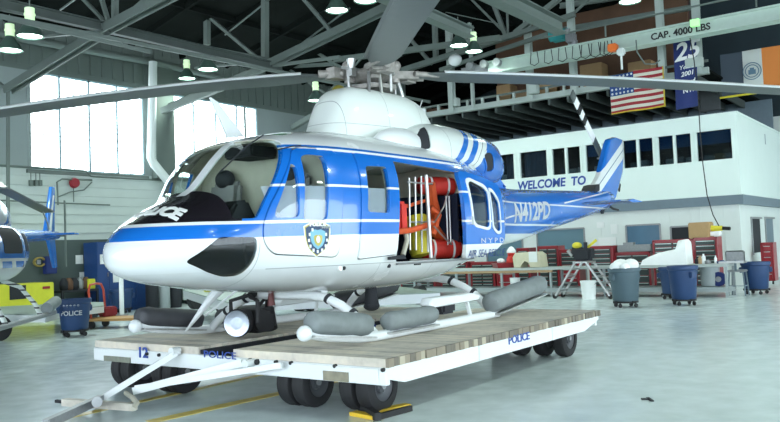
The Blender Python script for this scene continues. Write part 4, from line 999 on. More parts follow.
# ---- interior
b = MB().box2((1.25, -.45, .69), (4.4, .45, .745)).box2((2.1, -.90, .71), (4.4, .90, .745)).box2((2.75, -1.06, .735), (4.3, 1.06, .760)); b.obj('cabin_floor', 'dark', hl)
lin = boolean(shell(-.045, -.055, .9, 4.6), [cut([(1.75, 1.0), (4.55, 1.0), (4.55, 2.6), (1.75, 2.6)], -2, 2, .01)], 'INTERSECT')
lin = boolean(lin, [cut(opening_, -1.6, -.6, .05)]+[c for a_, c__ in SIDES for c in (cut(pwin, a_, c__, .03), cut(dwin, a_, c__, .03))])
place(lin, 'cabin_lining', 'beige', hl, 28)
MB().box2((4.42, -1.0, .74), (4.46, 1.0, 1.62)).obj('rear_bulkhead', mat('navy_quilted_panel', (.012, .02, .05), .85), hl)
place(boolean(raw(loft(1.0, 5.0, -.06)), [raw(MB().box2((4.44, -1.3, 1.62), (4.47, 1.3, 2.6)))], 'INTERSECT'), 'rear_bulkhead_lining', 'beige', hl)
place(boolean(raw(loft(1.0, 5.0, -.06)), [raw(MB().box2((2.02, -1.3, 1.0), (2.06, 1.3, 2.6)))], 'INTERSECT'), 'cockpit_bulkhead', 'beige', hl)
MB().prism([(.90, 1.28), (1.02, 1.46), (1.18, 1.48), (1.30, 1.28), (1.28, .76), (1.15, .76), (1.1, 1.2)], -.62, .62, 'xz').bev(.03).obj('instrument_panel', 'dark', hl)
MB().box2((1.3, -.16, .74), (1.95, .16, 1.12)).bev(.02).obj('centre_console', 'dark', hl)
b = MB().box2((1.62, -.22, 1.98), (2.0, .22, 2.10)).bev(.02); b.obj('overhead_console', 'dark', hl)
for y in (-.52, .52):
    s_ = MB().box((1.62, y, .98), (.50, .48, .12)).bev(.04).obj('crew_seat', 'dark', hl)
    MB().box((1.88, y, 1.38), (.13, .48, .78), M.Rotation(.14, 3, 'Y')).bev(.05).obj('seat_back', mat('seat_fabric', (.22, .22, .22), .8), s_)
    MB().ball((1.90, y, 1.80), .14, (.6, 1, .8)).obj('headrest', 'dark', s_)
    MB().box((1.62, y, .83), (.4, .4, .2)).obj('seat_base', 'grey', s_)
    MB().tube([(1.42, y, .76), (1.40, y, 1.1), (1.36, y, 1.22)], .016, 8).obj('cyclic_stick', 'dark', hl)
A['tan'] = mat('tan_headliner', (.36, .33, .25), .8)
# cargo rack, cylinders, straps
b = MB()
for px_, tp, bt in ((409, 178, 250), (415, 177, 250), (421, 176, 252), (427, 176, 252), ):
    (x0, z0_), (x1, z1_) = NS(px_, tp, -.95), NS(px_+1, bt, -.95); b.cyl((x0, -.95, z0_), (x1, -.95, z1_), .012, n=8)
(x0, z0_), (x1, z1_) = NS(426, 175, -1.05), NS(431, 258, -1.05); b.cyl((x0, -1.05, z0_), (x1, -1.05, z1_), .024, n=10)
for px_ in (446, 449): (x0, z0_), (x1, z1_) = NS(px_, 196, -.95), NS(px_+2, 245, -.95); b.cyl((x0, -.95, z0_), (x1, -.95, z1_), .010, n=8)
xa, xb = NS(407, 180, -.95)[0], NS(432, 180, -.95)[0]
for z in (.80, 1.25, 1.72): b.cyl((xa, -.95, z), (xb, -.95, z), .012, n=8)
b.tube([(xb, -.95, 1.2), (xb+.2, -.97, 1.05), (xb+.42, -.95, .95), (xb+.5, -.9, .80)], .01, 6).tube([(xb+.02, -.95, 1.25), (xb+.25, -.95, 1.45), (xb+.4, -.95, 1.7)], .01, 6)
b.obj('cargo_rack', 'alu', hl)
def bag(c, L_, r_, ax, name, m, label, parent=None, rings_=2):
    c = V(c); ax = V(ax).normalized(); t = thing(name, label, 'bag', V((HX, HY, DZ))+c, group='rescue bags in the open cabin')
    MB().lathe([(r_*.3, -L_/2), (r_*.9, -L_/2+.02), (r_, -L_/2+.08), (r_*1.02, 0), (r_, L_/2-.08), (r_*.9, L_/2-.02), (r_*.3, L_/2)], axis=ax, n=24).obj('bag_body', m, t)
    for k in range(rings_):
        z = -L_/2+L_*(k+.7)/(rings_+.2); MB().cyl(ax*(z-.014), ax*(z+.014), r_*1.04, n=24).obj('strap', 'cloth', t)
    return t
def CB(px_, py_, yy): x, z = NS(px_, py_, yy); return (x, yy, z)
bag(CB(436, 186, -.80), .50, .115, (.80, -.58, -.04), 'rescue_bag', 'red', 'red cylinder bag strapped at the top of the cabin opening')
bag(CB(440, 249, -.80), .56, .12, (.80, -.58, -.04), 'rescue_bag', 'red', 'red cylinder bag lying on the cabin floor')
bag(CB(419, 236, -.62), .55, .15, (.1, .2, 1), 'rescue_bag', 'yellow', 'yellow bag standing inside the cabin rack', rings_=1)
o = MB().box((0, 0, 0), (.16, .1, .34)).bev(.03).obj('life_jacket', 'red'); o.location = V((HX, HY, DZ))+V(CB(401, 216, -.9)); tag(o, 'red pouch hanging at the front edge of the cabin opening', 'pouch')
MB().tube([CB(396, 232, -.98), CB(412, 230, -.98), CB(425, 226, -.96), CB(432, 222, -.92)], .035, 8).obj('orange_strap', 'orange', hl)
MB().tube([CB(430, 182, -.8), CB(432, 200, -.78), CB(436, 215, -.75), CB(432, 225, -.8), CB(442, 240, -.75)], .075, 8).obj('orange_strap', 'orange', hl)
MB().tube([CB(428, 200, -.9), CB(420, 202, -.9), CB(408, 206, -.9), CB(400, 205, -.9)], .022, 8).obj('orange_strap', 'orange', hl)
MB().tube([CB(432, 235, -.9), CB(438, 215, -.9), CB(430, 208, -.85)], .05, 8).obj('orange_strap', 'orange', hl)
MB().tube([CB(403, 255, -.95), CB(407, 240, -.95), CB(404, 225, -.9)], .03, 8).obj('gear_strap', 'beige', hl)

# ---- rotor pylon and engine cowlings
PY_ = [(2.6, .12, 2.05, 2.0, 2.29, 2, 2), (2.8, .24, 2.05, 2.0, 2.36, 2.2, 2), (2.92, .27, 2.05, 2.0, 2.46, 2.6, 2), (3.02, .30, 2.05, 2.0, 2.64, 2.9, 2), (3.12, .33, 2.05, 2.0, 2.82, 3.1, 2), (3.24, .36, 2.05, 2.0, 2.93, 3.3, 2), (3.4, .40, 2.05, 2.0, 2.985, 3.4, 2), (3.8, .47, 2.05, 2.0, 3.0, 3.4, 2),
       (4.3, .51, 2.05, 2.0, 3.0, 3.4, 2), (4.6, .50, 2.05, 2.0, 2.97, 3.2, 2), (4.8, .47, 2.05, 2.0, 2.87, 3.0, 2), (4.93, .43, 2.05, 2.0, 2.70, 2.7, 2), (5.03, .34, 2.05, 2.0, 2.48, 2.3, 2)]
g = NG('pylon_cowling_paint', .3, .3); f = g.AND(g.between(g.op('FRACT', g.op('MULTIPLY', g.x, 1.45)), .48, .488), g.gt(g.z, 2.2))
PAINT2 = g.layers((.72, .77, .74), (f, (.3, .33, .33)), (g.AND(g.between(g.z, 2.47, 2.476), g.gt(g.x, 2.9)), (.3, .33, .33)))
pyl = place(raw(loft(2.6, 5.03, 0, .03, T=PY_, n=64)), 'rotor_pylon_cowling', PAINT2, hl, 30)
EN = [(3.75, .45, 2.1, 1.95, 2.30, 2, 2), (3.9, .62, 2.12, 1.95, 2.42, 2.2, 2), (4.1, .78, 2.13, 1.95, 2.54, 2.5, 2), (4.4, .83, 2.14, 1.95, 2.62, 2.7, 2), (4.9, .82, 2.14, 1.95, 2.655, 2.8, 2), (5.5, .76, 2.13, 1.9, 2.65, 2.8, 2.2), (5.9, .73, 2.12, 1.82, 2.62, 2.9, 2.4), (6.3, .68, 2.1, 1.80, 2.56, 2.9, 2.4), (6.5, .60, 2.1, 1.82, 2.48, 2.6, 2.4), (6.58, .50, 2.1, 1.9, 2.38, 2.4, 2.4)]
g = NG('engine_cowling_paint', .25, .6); s_ = g.op('SUBTRACT', g.x, g.op('MULTIPLY', g.op('SUBTRACT', g.z, 2.1), 1.05))
fs = g.op('MAXIMUM', g.between(s_, 4.74, 4.90), g.op('MAXIMUM', g.between(s_, 5.06, 5.24), g.gt(s_, 5.52)))
ENP = g.layers((.74, .79, .77), (fs, BLUE), (g.between(s_, 5.37, 5.385), (.05, .07, .10)), (g.between(g.x, 4.62, 4.628), (.3, .34, .33)))
eme = raw(loft(3.75, 6.58, 0, T=EN, n=56))
def onE(x, y):
    yy = -.75
    for _ in range(12):
        lx, lz = NS(x, y, yy); yy = .5*yy-.5*max(.3, side_y(lx, lz, 0, EN))
    return NS(x, y, yy)
ih = [onE(*p) for p in ((411, 139), (416, 129), (422, 126), (426, 131), (429, 140), (430, 149), (420, 149), (418, 145))]
eh = [onE(*p) for p in ((483, 155), (486, 152), (491, 153), (493, 160), (492, 170), (485, 172))]
eng = place(eme, 'engine_cowling', ENP, hl, 30)
for s__ in (-1, 1):
    for poly, nm in ((ih, 'air_intake'), (eh, 'exhaust_outlet')):
        ys = (-1.3, -.2) if s__ < 0 else (.2, 1.3)
        skinpart(nm, poly, ys, .006, -.02, 'dark', hl, r=.05, x0=3.75, x1=6.55, T=EN)
        big = inset(poly, -.03)
        skinpart('opening_rim', big, ys, .014, -.01, ENP, hl, (poly,), r=.06, x0=3.75, x1=6.55, T=EN)
for s__ in (-1, 1):
    MB().ball((3.80, s__*.58, 2.22), .36, (1.45, .50, .62), 28).obj('intake_fairing', 'white', hl)
MB().prism([(6.2, 2.0), (6.3, 2.35), (7.0, 2.05), (7.4, 1.86), (6.4, 1.8)], -.22, .22, 'xz').bev(.05).obj('tail_fairing', 'blue', hl)
# windshield wipers, pitot, roof bits
MB().tube([(1.10, -.30, 1.77), (1.35, -.42, 2.03), (1.58, -.44, 2.17)], .008, 6).obj('windshield_wiper', 'dark', hl)
MB().tube([(1.55, -.98, 2.0), (1.38, -1.02, 1.97), (1.22, -.98, 1.93)], .007, 6).obj('pitot_tube', 'dark', hl)
MB().prism([(1.75, 2.24), (2.0, 2.28), (1.62, 2.62), (1.52, 2.66)], .28, .31, 'xz').obj('antenna_fin', 'white', hl)
MB().tube([(4.62, -.25, 2.62), (4.85, -.25, 2.98)], .008, 6).obj('whip_antenna', 'white', hl)
MB().box((5.02, .0, 2.84), (.10, .3, .12)).obj('pylon_vent', 'white', hl)
MB().ball((NS(339, 94, .4)[0], .4, NS(339, 94, .4)[1]), .11, (1, 1, 1.1)).cyl((NS(339, 94, .4)[0], .4, 2.8), (NS(339, 94, .4)[0], .4, NS(339, 94, .4)[1]), .08).obj('oil_cooler_dome', mat('dark_yellow_metal', (.35, .30, .05), .4, .3), hl)
x, z = NS(381, 266); 
for px_, py_, r_ in ((340, 268, .022), (381, 266, .022), (337, 268, .03)):
    x, z = NS(px_, py_, -1.05); yy = -side_y(x, z); MB().cyl((x, yy+.02, z), (x, yy-.012, z), r_, n=12).obj('fuel_port' if r_ < .03 else 'port_cover', 'dark' if r_ < .03 else 'cloth', hl)
b = MB()
for px_, py_, w_ in ((413, 264, .12), (462, 264, .06)):
    x, z = NS(px_, py_, -1.1); b.box((x, -side_y(x, z)-.003, z), (w_, .015, .025))
b.obj('drain_slot', 'dark', hl)
MB().prism([NS(386, 257), NS(400, 255), NS(402, 259), NS(386, 260)], -1.22, -1.26, 'xz').obj('step_plate', 'dark', hl)
# ---- tail: fin, stabiliser, rotor
FN = [(NS(px_, py_, 0)) for px_, py_ in ((588, 192), (597, 176), (604, 148), (607, 139), (613, 137), (621, 140), (622, 152), (621, 172), (616, 190), (613, 200), (600, 205))]
g = NG('fin_livery', .25, .6); fc = NS(607, 168, 0); s_ = g.op('SUBTRACT', g.op('SUBTRACT', g.z, fc[1]), g.op('MULTIPLY', g.op('SUBTRACT', g.x, fc[0]), .55))
FIN = g.layers(BLUE, (g.between(s_, -.20, .17), WHITE), (g.between(s_, -.03, -.0), (.15, .2, .3)))
g_ = MB(); rr_ = []
for y, k in ((-.075, .80), (-.05, .95), (0, 1.0), (.05, .95), (.075, .80)):
    c_ = sum((V(p) for p in FN), V((0, 0)))/len(FN)
    rr_.append([g_.bm.verts.new((c_.x+(p[0]-c_.x)*(k if abs(y) > .06 else 1-(1-k)*.5), y, c_.y+(p[1]-c_.y)*(1-(1-k)*.3))) for p in rounded(FN, .06, 3)])
g_.skin(rr_).obj('tail_fin', FIN, hl)
MB().prism([NS(592, 192, -.12), NS(595, 185, -.12), NS(599, 184, -.12), NS(599, 191, -.12)], -.14, .14, 'xz').bev(.01).obj('fin_root_vent', 'dark', hl)
b = MB()
for s__ in (-1, 1):
    pr = [(10.15, 0), (10.45, .045), (11.0, 0), (10.45, -.025)]; A_ = [b.bm.verts.new((x, s__*.2, 1.66+z)) for x, z in pr]; B_ = [b.bm.verts.new((x+.15, s__*1.15, 1.66+z)) for x, z in pr]; b.skin([A_, B_])
b.obj('stabiliser', 'blue', hl)
MB().tube([(12.3, 0, 1.7), (12.6, 0, 1.62), (12.9, 0, 1.60)], .025, 8).obj('tail_skid', 'black', hl)
MB().cyl((11.9, -.02, 1.60), (11.9, -.02, 1.50), .06, .03).obj('beacon', 'dark', hl)
th = V((*[NS(607, 158, .25)[0]], .25, NS(607, 158, .25)[1]))
tr = MB().cyl(th-V((0, .2, 0)), th+V((0, .14, 0)), .06).box(th+V((0, .1, 0)), (.22, .08, .12)).cyl(th+V((-.3, .1, -.02)), th+V((.25, .1, .02)), .02).obj('tail_rotor', 'hub', hl)
def trblade(p0_, p1_):
    a_, b_ = V(p0_), V(p1_); d = (b_-a_); L_ = d.length; d.normalize(); n_ = V((0, 1, 0)).cross(d)
    g = NG('tail_rotor_bands', .4, 0)
    return d, L_, n_
tipA = V((NS(576, 92, .3)[0], .3, NS(576, 92, .3)[1])); tipB = V((NS(624, 188, .3)[0], .3, NS(624, 188, .3)[1]))
for tip in (tipA, tipB):
    d = tip-th; L_ = d.length; d.normalize(); n_ = V((0, 1, 0)).cross(d).normalized()
    segs = [(.08, .30, 'blade'), (.30, .56, 'cloth'), (.56, .64, 'black'), (.64, .72, 'cloth'), (.72, .80, 'black'), (.80, .90, 'cloth'), (.90, 1.0, 'blade')] if tip is tipA else [(.08, .35, 'blade'), (.35, .8, 'beige'), (.8, 1, 'black')]
    root = None
    for u0_, u1_, m_ in segs:
        b = MB(); a1, a2 = th+d*L_*u0_+V((0, .1, 0)), th+d*L_*u1_+V((0, .1, 0)); b.bar(a1, a2, .03, .20, n_)
        o = b.obj('tail_rotor_blade' if root is None else 'blade_band', m_, tr if root is None else root); root = root or None
        if root is None and False: root = o
# registration on the boom
def on_boom(q, co): return V((q.x, -(side_y(q.x, q.z)+.004+co.z), q.z))
(x0, z0_), (x1, z1_) = NS(510, 222, -.36), NS(548, 218, -.3)
lt = lettering('N412PD', .42, (x0, 0, z0_), (1, 0, (z1_-z0_)/(x1-x0)), (.12, 0, 1), 'cloth', fus, bold=.014, fn=lambda q, co: q+V((0, 0, 0)))
dense(lt, .05); wx = [v.co.x for v in lt.data.vertices]; k = (x1-x0)/(max(wx)-min(wx)); m0_ = min(wx)
for v in lt.data.vertices:
    x = x0+(v.co.x-m0_)*k; z = v.co.z; th_ = v.co.y; v.co = V((x, -(side_y(x, z)+.006+abs(th_)), z))
# ---- main rotor
RH = V((4.05, 0, 3.24))
mr = MB().cyl((4.05, 0, 2.9), (4.05, 0, 3.30), .07).obj('rotor_mast', 'alu', hl)
MB().lathe([(.1, -.10), (.24, -.06), (.30, 0), (.24, .06), (.12, .10), (.09, .16)], RH, n=20).obj('rotor_hub', 'hub', hl)
MB().lathe([(.12, -.04), (.30, -.03), (.32, .02), (.12, .04)], (4.05, 0, 3.06), n=20).obj('swashplate', 'hub', hl)
angs = [136, -43.5, -136, 47]; droop = {136: (.0, .085), -43.5: (0, .028), -136: (0, .03), 47: (0, .04)}
for a_ in angs:
    d = V((cos(R(a_)), sin(R(a_)), 0)); n_ = V((-d.y, d.x, 0))
    gr = MB().bar(RH+d*.1, RH+d*.62, .14, .10).cyl(RH+d*.30-V((0, 0, .10)), RH+d*.30+V((0, 0, .14)), .07).box(RH+d*.5+n_*.12, (.2, .14, .14)).cyl(RH+d*.40+n_*.12, RH+d*.72+n_*.12, .05).ball(RH+d*.32+V((0, 0, .13)), .075)
    gr.cyl(RH+d*.55-n_*.13, RH+d*.90-n_*.02, .035).obj('blade_grip', 'hub', hl)
    MB().cyl(RH+d*.34+n_*.2+V((0, 0, -.28)), RH+d*.34+n_*.2+V((0, 0, .02)), .018, n=8).box(RH+d*.3+n_*.2, (.09, .09, .1)).cyl(RH+d*.30+n_*.22+V((0, 0, .05)), RH+d*.30+n_*.22+V((0, 0, .17)), .04, .06).obj('pitch_link', 'alu', hl)
    b = MB(); rows = []
    L0_, L1_ = .62, 7.0
    for i in range(21):
        s_ = L0_+(L1_-L0_)*i/20; ch = .15 if i == 0 else (.34 if i == 1 else .42); tw = R(9-7*s_/7); zz = -droop[a_][1]*(s_**1.6)*.45; sg_ = -1 if a_ == 136 else 1
        pr = []
        for u_, t_ in ((-.5, 0), (-.42, .018), (-.25, .026), (.1, .018), (.5, .002), (.5, -.002), (.1, -.012), (-.25, -.018), (-.42, -.014)):
            o_ = n_*(sg_*u_*ch*cos(tw))+V((0, 0, -u_*ch*sin(tw)+t_)); pr.append(b.bm.verts.new(RH+d*s_+o_+V((0, 0, zz))))
        rows.append(pr)
    b.skin(rows); bo = b.obj('rotor_blade', 'blade', hl)
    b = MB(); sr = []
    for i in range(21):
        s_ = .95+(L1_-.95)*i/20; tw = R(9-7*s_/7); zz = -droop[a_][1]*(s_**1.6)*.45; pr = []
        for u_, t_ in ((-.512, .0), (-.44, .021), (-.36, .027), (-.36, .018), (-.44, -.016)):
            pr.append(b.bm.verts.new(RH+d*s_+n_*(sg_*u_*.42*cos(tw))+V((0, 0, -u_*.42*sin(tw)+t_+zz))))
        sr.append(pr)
    b.skin(sr); b.obj('edge_highlight_strip', 'strip' if a_ in (136, -43.5) else 'blade', bo)  # pale on two blades as a painted highlight, blade grey on the rest
MB().tube([RH+V((-.5, .1, .05)), RH+V((.6, -.1, .06))], .02, 8).obj('hub_bar', 'alu', hl)
for dx, dy in ((-.45, -.28), (-.2, -.3), (.3, -.3), (.1, .3), (.6, -.1)):
    MB().cyl((4.05+dx, dy, 2.88), (4.05+dx*.8, dy*.8, 3.2), .022, n=8).obj('control_rod', 'alu', hl)
# ---- skid gear
SZ = .055
for s__ in (-1, 1):
    Y_ = s__*1.27
    sk = MB().tube([(1.22, Y_, .20), (1.5, Y_, .14), (2.0, Y_, SZ+.015), (2.3, Y_, SZ), (4.85, Y_, SZ)], .052, 12).obj('skid_tube', 'white', hl)
    MB().ball((1.20, Y_, .20), .075, n=14).obj('skid_cap', 'white', sk)
    def fl(pa, pb, r_, m_, name='float_bag'):
        pa, pb = V(pa), V(pb); d = (pb-pa).normalized(); b = MB()
        n = 12; L_ = (pb-pa).length
        prof = [(r_*.5, 0), (r_*.82, .015), (r_*.94, .06), (r_, .14), (r_*.97, L_*.3), (r_*1.02, L_*.5), (r_*.98, L_*.7), (r_*1.0, L_-.14), (r_*.95, L_-.06), (r_*.85, L_-.015), (r_*.5, L_)]
        b.lathe(prof, pa, d, 24)
        for v in b.bm.verts: v.co += V((random.uniform(-.006, .006), random.uniform(-.006, .006), random.uniform(-.006, .006)))
        return b.obj(name, m_, hl, 60)
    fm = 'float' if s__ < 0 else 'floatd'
    yo = Y_+s__*.02
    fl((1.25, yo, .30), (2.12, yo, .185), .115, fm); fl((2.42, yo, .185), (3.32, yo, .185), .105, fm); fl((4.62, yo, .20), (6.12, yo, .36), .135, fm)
    for a1_, a2_ in (((1.24, yo-s__*.02, .17), (2.14, yo, .06)), ((2.4, yo, .07), (3.3, yo, .07)), ((4.7, yo, .06), (6.12, yo, .215))): MB().bar(a1_, a2_, .20, .02).obj('float_tray', 'alu', hl)
    # cross tubes, half each
    for x, m_ in ((2.28, 'white'), (4.78, 'white')):
        zb_ = .47 if x < 3 else .52; dx = -.05 if x < 3 else -.08
        MB().tube([(x, s__*.0, zb_), (x, s__*.40, zb_), (x, s__*.62, zb_-.03), (x, s__*.82, zb_-.11), (x, s__*1.0, zb_-.22), (x, s__*1.2, SZ+.06), (x, Y_, SZ)], .05, 12).obj('cross_tube', m_, hl)
        MB().tube([(x+.06, s__*.5, zb_-.0), (x+.07, s__*.80, zb_-.10), (x+.08, s__*1.0, zb_-.22), (x+.1, s__*1.18, .14)], .016, 6).obj('hydraulic_hose', 'navy', hl)
        for q_, z_ in ((.62, zb_-.035), (.95, zb_-.19)): MB().cyl((x, s__*q_, z_+.01), (x, s__*(q_+.035), z_-.012), .058, n=12).obj('tube_clamp', 'dark', hl)
    MB().prism([(3.32, .30), (3.36, .36), (4.25, .36), (4.45, .32), (4.4, .26), (3.34, .25)], Y_-.0*s__, Y_-.16*s__, 'xz').bev(.012, 1).obj('boarding_step', 'white', hl)
    MB().bar((4.18, Y_-.05*s__, .27), (4.18, Y_, .07), .04, .03).obj('step_bracket', 'white', hl)
    MB().tube([(3.34, Y_-.03*s__, .3), (3.32, Y_, .2), (3.36, Y_, .09)], .04, 8).obj('step_bracket', 'white', hl)
    MB().bar((2.35, s__*.30, .52), (2.35, s__*.52, .50), .10, .10).obj('saddle', 'white', hl)
MB().box((3.75, -1.18, .22), (.28, .14, .14)).bev(.03).obj('step_light', 'dark', hl)
def BL(x, y, yy): q = P(x, y, Y=HY+yy); return V((q.x-HX, yy, q.z-DZ))
# nose strut (white blade running down in front of the far gear)
MB().tube([tuple(BL(222, 286, .55)), tuple(BL(208, 302, .8)), tuple(BL(186, 331, 1.15))], .02, 8, rs=[.07, .045, .012]).obj('wire_cutter', 'white', hl)
MB().tube([(1.35, -.25, .60), (1.75, .75, .28)], .012, 6).obj('brace_rod', 'white', hl)
# searchlight hung under the belly
c0_ = BL(238, 323, .45); ax = (P(229, 321, Y=HY+.30)-P(247, 312, Y=HY+.60)); ax = V((-1, -.55, -.03)).normalized()
sl_ = MB().lathe([(.02, -.30), (.13, -.30), (.14, -.22), (.15, .0), (.16, .04), (.15, .05)], c0_-ax*.02, ax, 28).obj('searchlight', 'black', hl)
MB().lathe([(.145, .045), (.145, .055), (.12, .05), (.02, .04)], c0_, ax, 28).obj('lens', 'lens', sl_)
b = MB().box(c0_+V((.36, .05, -.02)), (.30, .26, .24)).bev(.03); b.cyl(c0_+V((.3, -.1, .0)), c0_+V((.3, .2, .0)), .13, n=16).cyl(c0_+V((.5, .0, -.12)), c0_+V((.55, .1, .1)), .09); b.obj('lamp_body', 'black', sl_)
MB().tube([c0_+V((.1, -.22, 0)), c0_+V((.1, -.22, .24)), c0_+V((.18, 0, .30)), c0_+V((.1, .22, .24)), c0_+V((.1, .22, 0))], .025, 8).tube([c0_+V((.2, 0, .28)), c0_+V((.3, 0, .36))], .05, 8).tube([c0_+V((.2, -.1, .15)), c0_+V((.35, -.12, .28)), c0_+V((.45, 0, .15))], .02, 6).obj('yoke', 'black', sl_)
MB().cyl((3.4, -.35, .50), (3.4, -.35, .28), .07, .09).ball((3.4, -.35, .26), .1, (1, 1, .6)).obj('cargo_hook', 'dark', hl)
MB().cyl((2.2, .15, .5), (2.2, .15, .36), .03, .045).obj('drain_cap', mat('dark_red_cap', (.10, .015, .015), .5), hl)

# ================================================================== SECOND HELICOPTER ON ITS TRAILER
def polydeck(name, label, pts, z, th, wheels, mt='decktop', group=None):
    q = [P(x, y, Z=z) for x, y in pts]; o0 = V((q[0].x, q[0].y, 0)); t = thing(name, label, 'dolly', o0, group=group)
    MB().prism([(p.x-o0.x, p.y-o0.y) for p in q], z-.02, z, 'xy').obj('deck', mt, t)
    MB().prism([(p.x-o0.x, p.y-o0.y) for p in q], z-th, z-.022, 'xy').obj('frame', 'white', t)
    for x, y in wheels:
        p = P(x, y, Z=0)-o0; MB().cyl(p+V((0, -.09, .25)), p+V((0, .09, .25)), .25, n=24).obj('wheel', 'black', t)
        MB().bar(p+V((0, 0, .25)), p+V((0, 0, z-.1)), .08, .08).obj('caster_fork', 'grey', t)
    return t
A['decktop'] = mat('pale_green_deck', (.30, .37, .32), .5, noise=.15)
polydeck('trailer', 'white-edged platform under the helicopter at the far left', [(-50, 313), (45, 314.5), (60, 310.5), (104, 305.5), (104, 302), (92, 302), (-50, 309)], .50, .16, [(-2, 341), (88, 322), (-30, 330)])
o = polydeck('trailer', 'white flat platform seen beneath the large helicopter', [(183, 290), (228, 302), (440, 292), (380, 284)], .66, .20, [(196, 309), (226, 316), (300, 311), (312, 311), (420, 304)])
HA = V((7.5, 14.8)); hd = R(46); Hu = V((cos(hd), sin(hd)))
h2 = thing('small_helicopter', 'blue and white helicopter cut off by the left edge of the photo', 'helicopter', (HA.x, HA.y, .5), rz=hd)
T2 = [(-4.6, .05, 1.2, 1.1, 1.3, 2, 2), (-4.3, .45, 1.2, .9, 1.4, 2, 2), (-3.5, .76, 1.2, .72, 1.66, 2.3, 2.3), (-2.8, .82, 1.2, .68, 1.76, 2.6, 2.6), (-1.2, .82, 1.2, .68, 1.78, 2.8, 2.8), (-.4, .72, 1.25, .78, 1.76, 2.6, 2.4), (.1, .46, 1.35, 1.05, 1.72, 2.2, 2), (.5, .24, 1.56, 1.36, 1.72, 2, 2), (2.5, .17, 1.62, 1.49, 1.76, 2, 2), (4.6, .10, 1.68, 1.58, 1.78, 2, 2), (4.9, .03, 1.69, 1.64, 1.74, 2, 2)]
g = NG('second_livery', .25, .5)
LV2 = g.layers(WHITE, (g.AND(g.gt(g.z, 1.12), g.gt(1.95, g.z)), BLUE), (g.AND(g.between(g.z, .96, 1.07), g.gt(g.op('FRACT', g.op('MULTIPLY', g.op('ADD', g.x, g.z), 1.4)), .3)), BLUE), (g.AND(g.between(g.x, .35, 1.4), g.lt(g.z, 1.58)), (.5, .55, .6)))
place(raw(loft(-4.6, 4.9, 0, .1, 40, T2)), 'fuselage', LV2, h2)
for p in ([(-.92, 1.24), (-.58, 1.24), (-.58, 1.56), (-.92, 1.57)], [(-2.2, 1.2), (-1.2, 1.2), (-1.2, 1.65), (-2.2, 1.65)]): skinpart('side_window', p, (-1.2, -.2), .006, -.01, 'dark', h2, x0=-4.6, x1=4.9, T=T2)
T3 = [(-2.2, .1, 1.8, 1.6, 1.9, 2, 2), (-1.8, .42, 1.8, 1.6, 2.15, 2, 2), (-.9, .48, 1.8, 1.6, 2.28, 2.4, 2), (-.2, .36, 1.8, 1.6, 2.15, 2.4, 2), (.3, .15, 1.75, 1.6, 1.85, 2, 2)]
g = NG('second_cowling', .25, .5); LV3 = g.layers(WHITE, (g.gt(g.op('FRACT', g.op('MULTIPLY', g.op('SUBTRACT', g.x, g.z), 1.6)), .66), BLUE))
place(raw(loft(-2.2, .3, 0, .1, 36, T3)), 'engine_cowling', LV3, h2)
MB().cyl((-1.0, 0, 2.2), (-1.0, 0, 2.8), .06).ball((-1.0, 0, 2.75), .16).obj('rotor_mast', 'hub', h2)
def fin2(poly, y0, y1, nm, m_): return MB().prism(poly, y0, y1, 'xz').bev(.01, 1).obj(nm, m_, h2)
fin2([(3.5, 1.7), (4.15, 2.85), (4.42, 2.87), (4.3, 1.7)], -.04, .04, 'tail_fin', 'blue')
fin2([(3.75, 1.75), (4.2, 2.65), (4.30, 2.65), (3.95, 1.75)], -.05, .05, 'fin_stripe', 'white')
fin2([(3.7, 1.65), (4.3, .88), (4.5, .90), (4.3, 1.65)], -.04, .04, 'lower_fin', 'blue')
MB().box2((2.9, -.8, 1.64), (3.35, .8, 1.68)).obj('stabiliser', 'blue', h2)
b = MB().bar((4.75, -.18, .9), (4.75, -.18, 2.55), .03, .10); b.cyl((4.75, 0, 1.7), (4.75, -.2, 1.7), .05).obj('tail_rotor', 'corr', h2)
lettering('N913PD', .19, (.42, -.26, 1.52), (1, .03, 0), (0, 0, 1), 'cloth', h2, bold=.004)
iv = h2.matrix_basis
mw = M.Translation(h2.location) @ M.Rotation(hd, 4, 'Z'); inv = mw.inverted()
ba, bb = inv @ P(0, 188, Y=12.8), inv @ P(48, 212, Y=14.2)
root = V((-1.0, 0, 2.78))
b = MB().bar(ba, bb, .24, .03).bar(root, ba, .24, .03); b.obj('rotor_blade', 'blade', h2)
MB().tube([inv @ P(43, 212, Y=14.1), inv @ P(47, 222, Y=14.3), inv @ P(49, 229, Y=14.5)], .015, 6).obj('blade_tie', 'grey', h2)
A['band'] = None
g = NG('banded_tube', .5, 0); BD = g.layers((.6, .65, .62), (g.gt(g.op('FRACT', g.op('MULTIPLY', g.z, 9)), .72), (.05, .05, .06))); A['band'] = BD
for s__ in (-1, 1):
    MB().tube([(-3.4, s__*.95, .2), (-3.0, s__*.95, .05), (.4, s__*.95, .05)], .045, 10).obj('skid_tube', 'grey', h2)
    MB().tube([(-.2, s__*.95, .16), (.50, s__*.95, .25)], .11, 12).obj('float_bag', 'float', h2)
    for x in (-2.6, -.6): MB().tube([(x, s__*.3, .72), (x, s__*.6, .60), (x, s__*.85, .28), (x, s__*.95, .05)], .04, 10).obj('cross_tube', 'band', h2)
